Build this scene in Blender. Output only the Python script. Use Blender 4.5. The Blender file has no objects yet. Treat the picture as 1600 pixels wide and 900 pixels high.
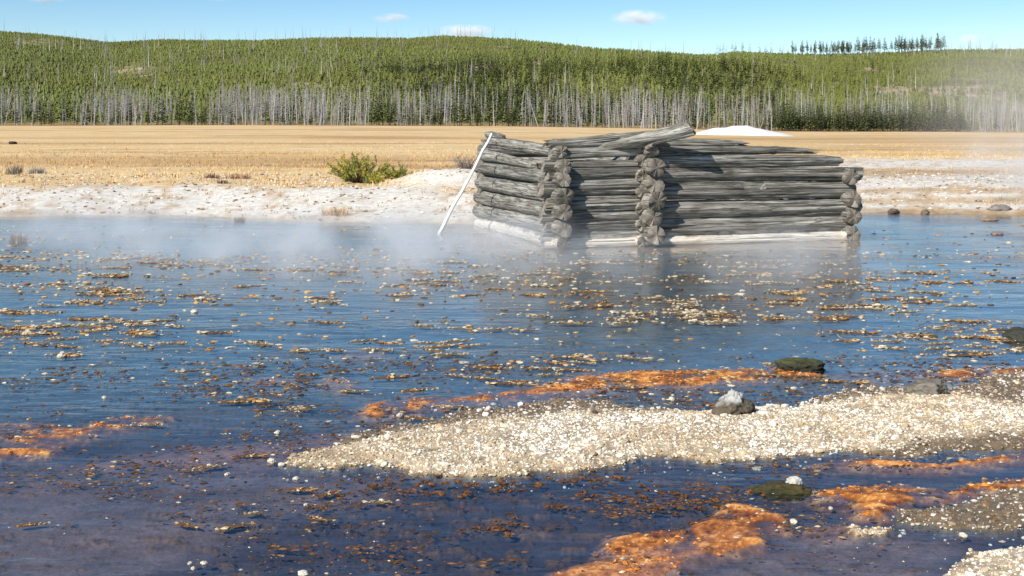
import bpy, math, random
import numpy as np
from mathutils import Vector, Matrix

S = bpy.context.scene
COL = S.collection
RNG = np.random.default_rng(7)
random.seed(7)

# ------------------------------------------------------------------ camera
CAM_H, FOC, HOR = 1.7, 1900.0, 188.0          # metres, pixels of a 1600 wide frame, horizon row
cam = bpy.data.cameras.new('camera')
cam.sensor_width = 36.0
cam.lens = FOC / 1600 * 36.0
cam.shift_y = -(450 - HOR) / 1600
cam.clip_start = 0.05
cam.clip_end = 30000
cam_o = bpy.data.objects.new('camera', cam)
COL.objects.link(cam_o)
cam_o.location = (0, 0, CAM_H)
cam_o.rotation_euler = (math.radians(90), 0, 0)
S.camera = cam_o

# ------------------------------------------------------------------ sky and sun
TO_SUN = Vector((-0.50, -0.62, 0.60)).normalized()
SUN_EL = math.asin(TO_SUN.z)
SUN_ROT = math.atan2(TO_SUN.x, TO_SUN.y)
W = bpy.data.worlds.new('World')
S.world = W
W.use_nodes = True
wn, wl = W.node_tree.nodes, W.node_tree.links
sky = wn.new('ShaderNodeTexSky')
sky.sky_type = 'NISHITA'
sky.sun_disc = False
sky.sun_elevation = SUN_EL
sky.sun_rotation = SUN_ROT
sky.altitude = 2200
sky.air_density = 1.0
sky.dust_density = 0.3
sky.ozone_density = 1.0
bg = wn['Background']
bg.inputs['Strength'].default_value = 0.09
sat = wn.new('ShaderNodeHueSaturation')
sat.inputs['Saturation'].default_value = 1.35
wl.new(sky.outputs[0], sat.inputs['Color'])
wl.new(sat.outputs[0], bg.inputs['Color'])
sun = bpy.data.lights.new('sun', 'SUN')
sun.energy = 4.6
sun.angle = math.radians(0.5)
sun.color = (1.0, 0.95, 0.86)
sun_o = bpy.data.objects.new('sun', sun)
COL.objects.link(sun_o)
sun_o.rotation_euler = (-TO_SUN).to_track_quat('-Z', 'Y').to_euler()
sun_o.location = (-20, -20, 40)

S.view_settings.view_transform = 'Standard'
S.view_settings.look = 'None'
S.view_settings.exposure = 0.5
S.view_settings.gamma = 1.0
S.render.engine = 'CYCLES'
S.cycles.use_denoising = True
S.cycles.max_bounces = 6
S.cycles.transparent_max_bounces = 12
S.cycles.volume_bounces = 4
S.cycles.volume_max_steps = 256

# ------------------------------------------------------------------ helpers
def px2w(x, y, z=0.0):
    d = (CAM_H - z) * FOC / (y - HOR)
    return ((x - 800) * d / FOC, d, z)

def at(x, y, D):
    """the point seen at a pixel at depth D"""
    return Vector(((x - 800) * D / FOC, D, CAM_H - (y - HOR) * D / FOC))

def vnoise(x, y, z, seed=0):
    x, y, z = np.broadcast_arrays(np.asarray(x, float), np.asarray(y, float), np.asarray(z, float))
    xi, yi, zi = np.floor(x), np.floor(y), np.floor(z)
    fx, fy, fz = x - xi, y - yi, z - zi
    xi, yi, zi = xi.astype(np.int64), yi.astype(np.int64), zi.astype(np.int64)
    fx = fx * fx * (3 - 2 * fx); fy = fy * fy * (3 - 2 * fy); fz = fz * fz * (3 - 2 * fz)
    def h(a, b, c):
        n = (a * 374761393 + b * 668265263 + c * 2147483647 + seed * 1274126177) & 0xffffffff
        n = ((n ^ (n >> 13)) * 1274126177) & 0xffffffff
        n = ((n ^ (n >> 16)) * 2246822519) & 0xffffffff
        n = n ^ (n >> 13)
        return (n & 0xffff) / 65535.0
    def lx(b, c):
        return h(xi, b, c) * (1 - fx) + h(xi + 1, b, c) * fx
    r0 = lx(yi, zi) * (1 - fy) + lx(yi + 1, zi) * fy
    r1 = lx(yi, zi + 1) * (1 - fy) + lx(yi + 1, zi + 1) * fy
    return (r0 * (1 - fz) + r1 * fz) * 2 - 1

def fbm(x, y, z=0.0, seed=0, octv=4, gain=0.5):
    s, a, f, t = 0, 1.0, 1.0, 0
    for k in range(octv):
        s = s + a * vnoise(np.asarray(x) * f, np.asarray(y) * f, np.asarray(z) * f, seed + k * 17)
        t += a; a *= gain; f *= 2.03
    return s / t

def sstep(a, b, x):
    t = np.clip((x - a) / (b - a), 0, 1)
    return t * t * (3 - 2 * t)

def mesh(name, V, F, col=None, smooth=False, mats=(), midx=None):
    """one mesh from numpy arrays; F is one array of faces or a list of arrays of different sizes"""
    me = bpy.data.meshes.new(name)
    V = np.asarray(V, np.float32)
    Fs = [np.asarray(f, np.int32) for f in (F if isinstance(F, list) else [F])]
    Fs = [f for f in Fs if len(f)]
    me.vertices.add(len(V))
    me.vertices.foreach_set('co', V.ravel())
    nl = sum(f.size for f in Fs)
    npoly = sum(len(f) for f in Fs)
    me.loops.add(nl)
    me.loops.foreach_set('vertex_index', np.concatenate([f.ravel() for f in Fs]))
    me.polygons.add(npoly)
    tot = np.concatenate([np.full(len(f), f.shape[1], np.int32) for f in Fs])
    me.polygons.foreach_set('loop_start', np.concatenate([[0], np.cumsum(tot)[:-1]]).astype(np.int32))
    me.polygons.foreach_set('use_smooth', np.full(npoly, smooth))
    for m in mats:
        me.materials.append(m)
    if midx is not None:
        me.polygons.foreach_set('material_index', np.asarray(midx, np.int32))
    me.update(calc_edges=True)
    me.validate()
    if col is not None:
        a = me.attributes.new('Col', 'FLOAT_COLOR', 'POINT')
        c = np.ones((len(V), 4), np.float32)
        c[:, :3] = col
        a.data.foreach_set('color', c.ravel())
    return me

def obj(name, me, parent=None, loc=None, label=None, cat=None, group=None, kind=None):
    o = bpy.data.objects.new(name, me)
    COL.objects.link(o)
    if parent is not None:
        o.parent = parent
    if loc is not None:
        o.location = loc
    if label: o['label'] = label
    if cat: o['category'] = cat
    if group: o['group'] = group
    if kind: o['kind'] = kind
    return o

def grid_faces(nr, nc):
    i = np.arange(nr - 1)[:, None] * nc + np.arange(nc - 1)[None, :]
    i = i.ravel()
    return np.stack([i, i + 1, i + nc + 1, i + nc], 1)

def ico(sub):
    t = (1 + 5 ** .5) / 2
    V = [(-1, t, 0), (1, t, 0), (-1, -t, 0), (1, -t, 0), (0, -1, t), (0, 1, t), (0, -1, -t), (0, 1, -t), (t, 0, -1), (t, 0, 1), (-t, 0, -1), (-t, 0, 1)]
    F = [(0, 11, 5), (0, 5, 1), (0, 1, 7), (0, 7, 10), (0, 10, 11), (1, 5, 9), (5, 11, 4), (11, 10, 2), (10, 7, 6), (7, 1, 8),
         (3, 9, 4), (3, 4, 2), (3, 2, 6), (3, 6, 8), (3, 8, 9), (4, 9, 5), (2, 4, 11), (6, 2, 10), (8, 6, 7), (9, 8, 1)]
    V = [np.array(v, float) / np.linalg.norm(v) for v in V]
    for _ in range(sub):
        cache, G = {}, []
        def mid(a, b):
            k = (min(a, b), max(a, b))
            if k not in cache:
                m = V[a] + V[b]
                V.append(m / np.linalg.norm(m)); cache[k] = len(V) - 1
            return cache[k]
        for a, b, c in F:
            ab, bc, ca = mid(a, b), mid(b, c), mid(c, a)
            G += [(a, ab, ca), (b, bc, ab), (c, ca, bc), (ab, bc, ca)]
        F = G
    return np.array(V), np.array(F)

ICO = [ico(k) for k in range(5)]
# a cheap lump of ten faces for the smallest grains
_a = np.arange(5) * 2 * np.pi / 5
LUMP = (np.concatenate([np.stack([np.cos(_a), np.sin(_a), .25 * np.cos(_a * 2)], 1), [(.15, .1, .95), (-.1, .05, -.9)]]),
        np.array([(k, (k + 1) % 5, 5) for k in range(5)] + [((k + 1) % 5, k, 6) for k in range(5)]))

def replicate(tV, tF, pos, scl, rot, tilt=None, jitter=0.0, rng=RNG):
    """copies of a template joined: pos (n,3), scl (n,3), rot (n,) about z"""
    n, m = len(pos), len(tV)
    P = np.repeat(tV[None], n, 0)
    if jitter:
        P = P * (1 + jitter * (rng.random((n, m, 1)) - .5))
    P = P * scl[:, None, :]
    if tilt is not None:
        ca, sa = np.cos(tilt)[:, None], np.sin(tilt)[:, None]
        y, z = P[..., 1].copy(), P[..., 2].copy()
        P[..., 1] = y * ca - z * sa; P[..., 2] = y * sa + z * ca
    c, s = np.cos(rot)[:, None], np.sin(rot)[:, None]
    x, y = P[..., 0].copy(), P[..., 1].copy()
    P[..., 0] = x * c - y * s; P[..., 1] = x * s + y * c
    P = P + pos[:, None, :]
    F = (tF[None] + (np.arange(n) * m)[:, None, None]).reshape(-1, tF.shape[1])
    return P.reshape(-1, 3), F

# ------------------------------------------------------------------ materials
def new_mat(name):
    m = bpy.data.materials.new(name)
    m.use_nodes = True
    return m, m.node_tree.nodes, m.node_tree.links, m.node_tree.nodes['Principled BSDF']

def noise_node(n, l, scale, detail=5, vec=None, rough=.55):
    t = n.new('ShaderNodeTexNoise')
    t.inputs['Scale'].default_value = scale
    t.inputs['Detail'].default_value = detail
    t.inputs['Roughness'].default_value = rough
    if vec is not None: l.new(vec, t.inputs['Vector'])
    return t

def ramp(n, l, fac, stops):
    r = n.new('ShaderNodeValToRGB')
    e = r.color_ramp.elements
    while len(e) < len(stops): e.new(0.5)
    for k, (p, c) in enumerate(stops):
        e[k].position = p
        e[k].color = (*c, 1) if len(c) == 3 else c
    l.new(fac, r.inputs[0])
    return r

def mixc(n, l, fac, a, b, mode='MIX'):
    m = n.new('ShaderNodeMix'); m.data_type = 'RGBA'; m.blend_type = mode
    for sock, v in ((m.inputs[0], fac), (m.inputs[6], a), (m.inputs[7], b)):
        if hasattr(v, 'links'): l.new(v, sock)
        elif isinstance(v, (int, float)): sock.default_value = v
        else: sock.default_value = (*v, 1)
    return m.outputs[2]

def attr_mat(name, rough=.9, nscale=0, namt=.35, bump=0, bscale=60, spec=.3, bdist=.01, sheen=0):
    """base colour from the Col attribute, broken up by a world space noise"""
    m, n, l, b = new_mat(name)
    a = n.new('ShaderNodeAttribute'); a.attribute_name = 'Col'
    c = a.outputs['Color']
    geo = n.new('ShaderNodeNewGeometry')
    if nscale:
        t = noise_node(n, l, nscale, 6, geo.outputs['Position'], .65)
        r = ramp(n, l, t.outputs[0], [(.25, (1 - namt,) * 3), (.75, (1 + namt * .5,) * 3)])
        c = mixc(n, l, 1.0, c, r.outputs[0], 'MULTIPLY')
    l.new(c, b.inputs['Base Color'])
    b.inputs['Roughness'].default_value = rough
    b.inputs['Specular IOR Level'].default_value = spec
    if bump:
        t2 = noise_node(n, l, bscale, 6, geo.outputs['Position'], .65)
        bp = n.new('ShaderNodeBump'); bp.inputs['Strength'].default_value = bump; bp.inputs['Distance'].default_value = bdist
        l.new(t2.outputs[0], bp.inputs['Height']); l.new(bp.outputs[0], b.inputs['Normal'])
    return m

M_BED = attr_mat('spring_bed', .55, 45, .45, .5, 70, .35)
M_LAND = attr_mat('meadow_and_sinter', .95, 7.0, .38, .5, 22, .1, .03)
M_HILL = attr_mat('hill_soil', .95, .12, .5, 0, 1, .1)
M_STONE = attr_mat('sinter_stone', .85, 90, .3, .4, 120, .25)
M_CRUST = attr_mat('sinter_crust', .7, 70, .45, .5, 110, .35)
M_LEAF = attr_mat('pine_foliage', .8, 0, 0, 0, 1, .15)
M_TWIG = attr_mat('dead_wood', .9, 0, 0, 0, 1, .1)
M_GRASS = attr_mat('dry_grass', .9, 0, 0, 0, 1, .1)

def water_mat():
    m, n, l, b = new_mat('spring_water')
    n.remove(b)
    out = n['Material Output']
    geo = n.new('ShaderNodeNewGeometry')
    def wave(sx, sy, det, rough=.5):
        mp = n.new('ShaderNodeMapping'); mp.inputs['Scale'].default_value = (sx, sy, 1)
        mp.inputs['Rotation'].default_value = (0, 0, math.radians(12))
        l.new(geo.outputs['Position'], mp.inputs[0])
        return noise_node(n, l, 1.0, det, mp.outputs[0], rough).outputs[0]
    big = wave(1.1, 3.2, 3)
    mid = wave(4.5, 11, 3)
    fine = wave(18, 34, 2)
    patch = ramp(n, l, wave(.35, .9, 3), [(.42, (.12,) * 3), (.62, (1,) * 3)])
    def mul(a, v):
        k = n.new('ShaderNodeMath'); k.operation = 'MULTIPLY'
        for s, q in zip(k.inputs, (a, v)):
            if hasattr(q, 'links'): l.new(q, s)
            else: s.default_value = q
        return k.outputs[0]
    def add(a, c):
        k = n.new('ShaderNodeMath'); k.operation = 'ADD'; l.new(a, k.inputs[0]); l.new(c, k.inputs[1]); return k.outputs[0]
    hgt = add(mul(big, .011), mul(patch.outputs[0], add(mul(mid, .0095), mul(fine, .0013))))
    bp = n.new('ShaderNodeBump'); bp.inputs['Strength'].default_value = 1.0; bp.inputs['Distance'].default_value = 1.0
    l.new(hgt, bp.inputs['Height'])
    # Schlick reflectance, the same from above and below so that sunlight reaches the bed
    dt = n.new('ShaderNodeVectorMath'); dt.operation = 'DOT_PRODUCT'
    l.new(geo.outputs['Incoming'], dt.inputs[0]); l.new(bp.outputs[0], dt.inputs[1])
    def mth(op, a, c=None):
        k = n.new('ShaderNodeMath'); k.operation = op; k.use_clamp = op in ('SUBTRACT', 'MULTIPLY_ADD')
        for s_, q in zip(k.inputs, (a,) if c is None else (a, c)):
            if hasattr(q, 'links'): l.new(q, s_)
            else: s_.default_value = q
        return k
    inv = mth('SUBTRACT', 1.0, mth('ABSOLUTE', dt.outputs['Value']).outputs[0])
    fr = mth('MULTIPLY_ADD', mth('POWER', inv.outputs[0], 5.0).outputs[0], .98); fr.inputs[2].default_value = .02
    gl = n.new('ShaderNodeBsdfGlossy'); gl.inputs['Roughness'].default_value = .09
    l.new(bp.outputs[0], gl.inputs['Normal'])
    tr = n.new('ShaderNodeBsdfTransparent'); tr.inputs['Color'].default_value = (.86, .94, .97, 1)
    mx = n.new('ShaderNodeMixShader')
    l.new(fr.outputs[0], mx.inputs[0]); l.new(tr.outputs[0], mx.inputs[1]); l.new(gl.outputs[0], mx.inputs[2])
    l.new(mx.outputs[0], out.inputs['Surface'])
    return m
M_WATER = water_mat()

def wood_mat():
    m, n, l, b = new_mat('weathered_log')
    tc = n.new('ShaderNodeTexCoord'); oi = n.new('ShaderNodeObjectInfo'); geo = n.new('ShaderNodeNewGeometry')
    off = n.new('ShaderNodeVectorMath'); off.operation = 'ADD'
    sc = n.new('ShaderNodeVectorMath'); sc.operation = 'SCALE'
    cmb = n.new('ShaderNodeCombineXYZ')
    for s in cmb.inputs: l.new(oi.outputs['Random'], s)
    l.new(cmb.outputs[0], sc.inputs[0]); sc.inputs['Scale'].default_value = 40
    l.new(tc.outputs['Object'], off.inputs[0]); l.new(sc.outputs[0], off.inputs[1])
    def st(sx, sy, det, rough=.6):
        mp = n.new('ShaderNodeMapping'); mp.inputs['Scale'].default_value = (sx, sy, sy)
        l.new(off.outputs[0], mp.inputs[0])
        return noise_node(n, l, 1, det, mp.outputs[0], rough).outputs[0]
    grain = st(2.2, 62, 6, .72); streak = st(.8, 13, 4); blot = st(3, 6, 4)
    c = ramp(n, l, grain, [(.30, (.06, .056, .048)), (.43, (.23, .222, .20)), (.57, (.38, .37, .34)), (.74, (.50, .49, .455))]).outputs[0]
    c = mixc(n, l, .75, c, ramp(n, l, streak, [(.34, (.42, .40, .37)), (.6, (1.12, 1.10, 1.06))]).outputs[0], 'MULTIPLY')
    c = mixc(n, l, .6, c, ramp(n, l, blot, [(.35, (.62, .58, .52)), (.65, (1.1, 1.1, 1.1))]).outputs[0], 'MULTIPLY')
    crk = ramp(n, l, st(1.1, 24, 3, .5), [(.455, (1, 1, 1)), (.49, (.22, .2, .18)), (.51, (.22, .2, .18)), (.545, (1, 1, 1))])
    c = mixc(n, l, .68, c, crk.outputs[0], 'MULTIPLY')
    rv = n.new('ShaderNodeMapRange'); l.new(oi.outputs['Random'], rv.inputs[0]); rv.inputs[3].default_value = .74; rv.inputs[4].default_value = 1.18
    cr = n.new('ShaderNodeCombineColor')
    for s in cr.inputs: l.new(rv.outputs[0], s)
    c = mixc(n, l, 1, c, cr.outputs[0], 'MULTIPLY')
    # mineral crust left by the hot water along the waterline
    sp = n.new('ShaderNodeSeparateXYZ'); l.new(geo.outputs['Position'], sp.inputs[0])
    nz = noise_node(n, l, 4.5, 5, geo.outputs['Position'])
    ad = n.new('ShaderNodeMath'); ad.operation = 'MULTIPLY_ADD'; l.new(nz.outputs[0], ad.inputs[0]); ad.inputs[1].default_value = -.22; l.new(sp.outputs[2], ad.inputs[2])
    f = ramp(n, l, ad.outputs[0], [(0.0, (1, 1, 1)), (.045, (0, 0, 0))])
    cc = ramp(n, l, grain, [(.35, (.42, .34, .26)), (.55, (.74, .69, .6))]).outputs[0]
    c = mixc(n, l, f.outputs[0], c, cc)
    l.new(c, b.inputs['Base Color'])
    b.inputs['Roughness'].default_value = .85; b.inputs['Specular IOR Level'].default_value = .2
    bp = n.new('ShaderNodeBump'); bp.inputs['Strength'].default_value = .7; bp.inputs['Distance'].default_value = .014
    bh = n.new('ShaderNodeMath'); bh.operation = 'ADD'; l.new(grain, bh.inputs[0]); l.new(crk.outputs[0], bh.inputs[1])
    l.new(bh.outputs[0], bp.inputs['Height']); l.new(bp.outputs[0], b.inputs['Normal'])
    return m

def end_mat():
    m, n, l, b = new_mat('log_end_grain')
    tc = n.new('ShaderNodeTexCoord'); oi = n.new('ShaderNodeObjectInfo')
    t = noise_node(n, l, 9, 5, tc.outputs['Object'])
    mp = n.new('ShaderNodeMapping'); mp.inputs['Scale'].default_value = (0, 1, 1); l.new(tc.outputs['Object'], mp.inputs[0])
    w = n.new('ShaderNodeTexWave'); w.wave_type = 'RINGS'; w.rings_direction = 'X'
    w.inputs['Scale'].default_value = 14; w.inputs['Distortion'].default_value = 3.5; w.inputs['Detail'].default_value = 3
    l.new(mp.outputs[0], w.inputs[0])
    c = ramp(n, l, t.outputs[0], [(.3, (.06, .05, .04)), (.48, (.165, .145, .118)), (.7, (.30, .27, .225))]).outputs[0]
    c = mixc(n, l, .35, c, ramp(n, l, w.outputs[0], [(0, (.55, .52, .48)), (1, (1.15, 1.12, 1.08))]).outputs[0], 'MULTIPLY')
    l.new(c, b.inputs['Base Color'])
    b.inputs['Roughness'].default_value = .9; b.inputs['Specular IOR Level'].default_value = .15
    bp = n.new('ShaderNodeBump'); bp.inputs['Strength'].default_value = .8; bp.inputs['Distance'].default_value = .012
    l.new(t.outputs[0], bp.inputs['Height']); l.new(bp.outputs[0], b.inputs['Normal'])
    return m
M_WOOD, M_END = wood_mat(), end_mat()

def plain_mat(name, c, rough=.5):
    m, n, l, b = new_mat(name)
    t = noise_node(n, l, 12, 4)
    r = ramp(n, l, t.outputs[0], [(.3, tuple(v * .85 for v in c)), (.7, c)])
    l.new(r.outputs[0], b.inputs['Base Color']); b.inputs['Roughness'].default_value = rough
    return m
M_WHITE = plain_mat('white_paint', (.86, .86, .85))

def vol_mat(name, dens, nscale, lo, hi, edge, vs=(1, 1, 1), colour=(1, 1, 1), aniso=0.1):
    """steam or cloud: a density that thins out to the rim of its own closed mesh (a unit ball scaled)"""
    m, n, l, b = new_mat(name)
    n.remove(b)
    out = n['Material Output']
    v = n.new('ShaderNodeVolumePrincipled')
    v.inputs['Color'].default_value = (*colour, 1)
    v.inputs['Anisotropy'].default_value = aniso
    tc = n.new('ShaderNodeTexCoord'); geo = n.new('ShaderNodeNewGeometry')
    ln = n.new('ShaderNodeVectorMath'); ln.operation = 'LENGTH'; l.new(tc.outputs['Object'], ln.inputs[0])
    f = n.new('ShaderNodeMapRange'); f.interpolation_type = 'SMOOTHSTEP'
    f.inputs[1].default_value = 1.0; f.inputs[2].default_value = edge; f.inputs[3].default_value = 0; f.inputs[4].default_value = 1
    l.new(ln.outputs['Value'], f.inputs[0])
    mp = n.new('ShaderNodeMapping'); mp.inputs['Scale'].default_value = vs; l.new(geo.outputs['Position'], mp.inputs[0])
    t = noise_node(n, l, nscale, 4, mp.outputs[0], .6)
    g = n.new('ShaderNodeMapRange'); g.inputs[1].default_value = lo; g.inputs[2].default_value = hi
    l.new(t.outputs[0], g.inputs[0])
    a = n.new('ShaderNodeMath'); a.operation = 'MULTIPLY'; l.new(f.outputs[0], a.inputs[0]); l.new(g.outputs[0], a.inputs[1])
    d = n.new('ShaderNodeMath'); d.operation = 'MULTIPLY'; l.new(a.outputs[0], d.inputs[0]); d.inputs[1].default_value = dens
    l.new(d.outputs[0], v.inputs['Density'])
    l.new(v.outputs[0], out.inputs['Volume'])
    return m

# ------------------------------------------------------------------ the lie of the land
SHORE_X = [-900, 0, 250, 400, 520, 640, 740, 900, 1200, 1335, 1450, 1600, 2500]
SHORE_Y = [336, 337, 336, 341, 346, 349, 350, 338, 331, 330, 333, 335, 336]
RIDGE_X = [-900, -300, 0, 60, 130, 170, 250, 330, 400, 470, 560, 640, 690, 760, 800, 870, 930, 1000, 1080, 1110, 1150, 1200, 1280, 1400, 1480, 1600, 2000, 2500]
RIDGE_Y = [30, 40, 52, 56, 64, 69, 65, 66, 66, 63, 62, 63, 59, 62, 64, 70, 78, 81, 87, 88, 83, 85, 87, 84, 80, 80, 70, 60]
EDGE_X = [-900, 0, 400, 800, 1080, 1250, 1600, 2500]
EDGE_Y = [197, 196.5, 195.5, 197.5, 202, 205.5, 206.5, 207]
YB = 306.0

def ground_z(X, Y):
    X = np.asarray(X, float); Y = np.asarray(Y, float)
    px = 800 + X / Y * FOC
    ys = CAM_H * FOC / (np.interp(px, SHORE_X, SHORE_Y) - HOR) + .35 * fbm(X * .9, Y * .0 + 3, 0, 5, 3)
    s = Y - ys
    zb = np.where(s > 0, .36 * sstep(-.6, 3.6, s) + .02, -.12 * -s)
    zb = zb + np.where(s > 0, np.minimum(s, 1) * .05, 0) * fbm(X * .8, Y * .8, 0, 9, 4)
    zb = zb + .36 * np.exp(-(((X + 1.25) / 1.15) ** 2 + ((Y - 24.8) / .9) ** 2) ** 1.4)
    ze = CAM_H - (np.interp(px, EDGE_X, EDGE_Y) - HOR) * YB / FOC
    t = sstep(26, 300, Y)
    z = zb * (1 - t) + ze * t
    # the wooded ridge
    R = 780 + 60 * np.sin(px * .004 + 1) + 30 * np.sin(px * .011)
    H = CAM_H + (HOR - np.interp(px, RIDGE_X, RIDGE_Y)) / FOC * R - ze
    u = np.clip((Y - 320) / (R - 320), 0, 1)
    hz = H * (.45 * u + .55 * u * u * (3 - 2 * u))
    hz = hz + (4.5 * fbm(X * .011, Y * .011, 0, 21, 4) * np.sin(np.pi * u))
    hz = np.where(Y > R, hz - (Y - R) * .22, hz)
    return np.where(Y > 320, z + hz, z)

# ------------------------------------------------------------------ bed of the spring
def poly_sd(px, py, poly):
    """signed distance to a polygon in the ground chart, positive inside; rows count double"""
    P = np.array(poly, float)
    ky = 2.2
    x, y = px, py * ky
    P = P * (1, ky)
    d2 = np.full(x.shape, 1e18); ins = np.zeros(x.shape, bool)
    for (ax, ay), (bx, by) in zip(P, np.roll(P, -1, 0)):
        ex, ey = bx - ax, by - ay
        t = np.clip(((x - ax) * ex + (y - ay) * ey) / (ex * ex + ey * ey), 0, 1)
        d2 = np.minimum(d2, (x - ax - t * ex) ** 2 + (y - ay - t * ey) ** 2)
        c = (ay > y) != (by > y)
        with np.errstate(divide='ignore', invalid='ignore'):
            xi = ax + (y - ay) * ex / np.where(ey == 0, 1e-9, ey)
        ins ^= c & (x < xi)
    return np.sqrt(d2) * np.where(ins, 1, -1)

ISLAND = [(440, 714), (470, 702), (520, 690), (560, 672), (620, 660), (690, 648), (760, 634), (830, 627), (900, 623), (960, 626), (1010, 637), (1060, 641),
          (1120, 642), (1190, 633), (1240, 636), (1290, 628), (1320, 604), (1400, 603), (1480, 612), (1530, 592), (1600, 578), (1800, 570), (1800, 700),
          (1600, 700), (1520, 702), (1440, 706), (1360, 700), (1290, 706), (1220, 713), (1165, 717), (1120, 727), (1070, 716), (1020, 712), (980, 710),
          (965, 722), (930, 735), (880, 738), (840, 746), (790, 752), (740, 749), (690, 742), (640, 736), (590, 730), (540, 728), (480, 731), (445, 726)]
CORNER = [(1465, 905), (1490, 878), (1530, 868), (1600, 856), (1800, 830), (1800, 980), (1430, 980)]
PEBBLES = [(1392, 818), (1408, 797), (1470, 791), (1540, 776), (1620, 766), (1800, 750), (1800, 815), (1620, 827), (1560, 834), (1480, 834)]
SPIT = [(1346, 838), (1372, 827), (1400, 831), (1392, 841), (1362, 843)]
WETTOP = [(480, 700), (540, 672), (620, 650), (690, 636), (760, 624), (850, 615), (960, 615), (1020, 640), (940, 652), (880, 645), (820, 661), (740, 661), (640, 674), (560, 688)]
WETB = [(1290, 632), (1320, 600), (1410, 602), (1430, 612), (1380, 622), (1330, 628)]
WETC = [(1480, 612), (1530, 590), (1800, 565), (1800, 640), (1600, 640), (1540, 630)]
WETD = [(1380, 702), (1440, 694), (1500, 690), (1600, 683), (1800, 680), (1800, 702), (1600, 702), (1500, 706)]
MATS = [  # polygon, strength of orange
    ([(790, 612), (830, 600), (880, 594), (930, 586), (1000, 580), (1080, 577), (1160, 574), (1220, 576), (1275, 584), (1275, 590), (1200, 594), (1130, 597), (1080, 604), (1010, 604), (960, 601), (900, 610), (850, 614)], 1.0),
    ([(1445, 582), (1480, 574), (1540, 573), (1600, 570), (1800, 560), (1800, 575), (1590, 582), (1540, 589), (1490, 593)], .95),
    ([(1288, 766), (1310, 756), (1350, 753), (1420, 758), (1480, 766), (1520, 758), (1600, 752), (1800, 745), (1800, 765), (1560, 774), (1500, 778), (1440, 782), (1410, 797), (1380, 808), (1352, 802), (1360, 788), (1305, 781)], 1.0),
    ([(1290, 716), (1350, 709), (1420, 715), (1480, 722), (1540, 711), (1600, 705), (1800, 700), (1800, 718), (1580, 722), (1520, 728), (1450, 732), (1380, 727)], .8),
    ([(870, 890), (930, 862), (950, 836), (1010, 829), (1060, 825), (1110, 800), (1150, 780), (1200, 790), (1258, 815), (1250, 830), (1200, 832), (1180, 850), (1130, 862), (1080, 880), (1040, 905), (1000, 960), (840, 960)], .38),
    ([(925, 862), (945, 838), (1000, 829), (1062, 824), (1070, 838), (1010, 850), (960, 866)], .9),
    ([(1050, 832), (1110, 800), (1150, 780), (1200, 790), (1258, 815), (1250, 830), (1190, 828), (1110, 838)], .95),
    ([(1075, 852), (1110, 842), (1180, 838), (1195, 848), (1150, 860), (1090, 866)], .9),
    ([(850, 905), (900, 884), (960, 870), (1020, 880), (980, 896), (900, 920)], .6),
    ([(-260, 668), (-60, 664), (60, 656), (130, 664), (155, 669), (100, 690), (30, 692), (0, 682), (-60, 690), (-260, 690)], .6),
    ([(560, 645), (640, 628), (720, 616), (810, 604), (850, 612), (760, 626), (680, 637), (600, 650)], .5),
    ([(1265, 583), (1350, 574), (1450, 573), (1450, 588), (1350, 592), (1275, 592)], .35),
    ([(130, 670), (150, 655), (190, 647), (265, 650), (225, 663), (170, 671)], .75),
    ([(-260, 700), (-60, 697), (20, 693), (85, 698), (60, 709), (-260, 714)], .8),
    ([(560, 643), (575, 628), (607, 623), (614, 632), (590, 647)], .9),
    ([(605, 634), (640, 616), (705, 620), (690, 632), (640, 638)], .5),
    ([(730, 620), (760, 616), (775, 622), (745, 628)], .8),
    ([(500, 600), (525, 585), (560, 590), (570, 605), (530, 612)], .5),
    ([(380, 592), (430, 586), (480, 590), (470, 597), (410, 597)], .45),
    ([(1340, 845), (1400, 826), (1310, 815), (1270, 835), (1290, 850)], .45),
    ([(530, 550), (570, 543), (610, 547), (590, 556), (545, 558)], .4),
]
PINK = [([(100, 726), (200, 704), (330, 690), (440, 680), (540, 664), (640, 652), (560, 690), (440, 704), (430, 718), (250, 722)], 1.0),
        ([(880, 900), (960, 870), (1080, 840), (1180, 830), (1120, 870), (1040, 900), (1000, 960), (850, 960)], 1.0),
        ([(880, 612), (1000, 604), (1110, 596), (1120, 606), (1000, 612), (900, 622), (800, 622)], .6)]
MUDDY = [([(-260, 735), (300, 716), (450, 730), (600, 740), (640, 765), (560, 790), (450, 800), (330, 860), (200, 910), (-260, 960)], .8),
         ([(1130, 870), (1260, 830), (1420, 830), (1500, 845), (1470, 960), (1000, 960)], .8)]
FLECK = [(520, 750), (760, 752), (980, 722), (1150, 724), (1290, 735), (1280, 775), (1150, 790), (1090, 830), (900, 870), (600, 890), (440, 860), (480, 800)]

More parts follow.
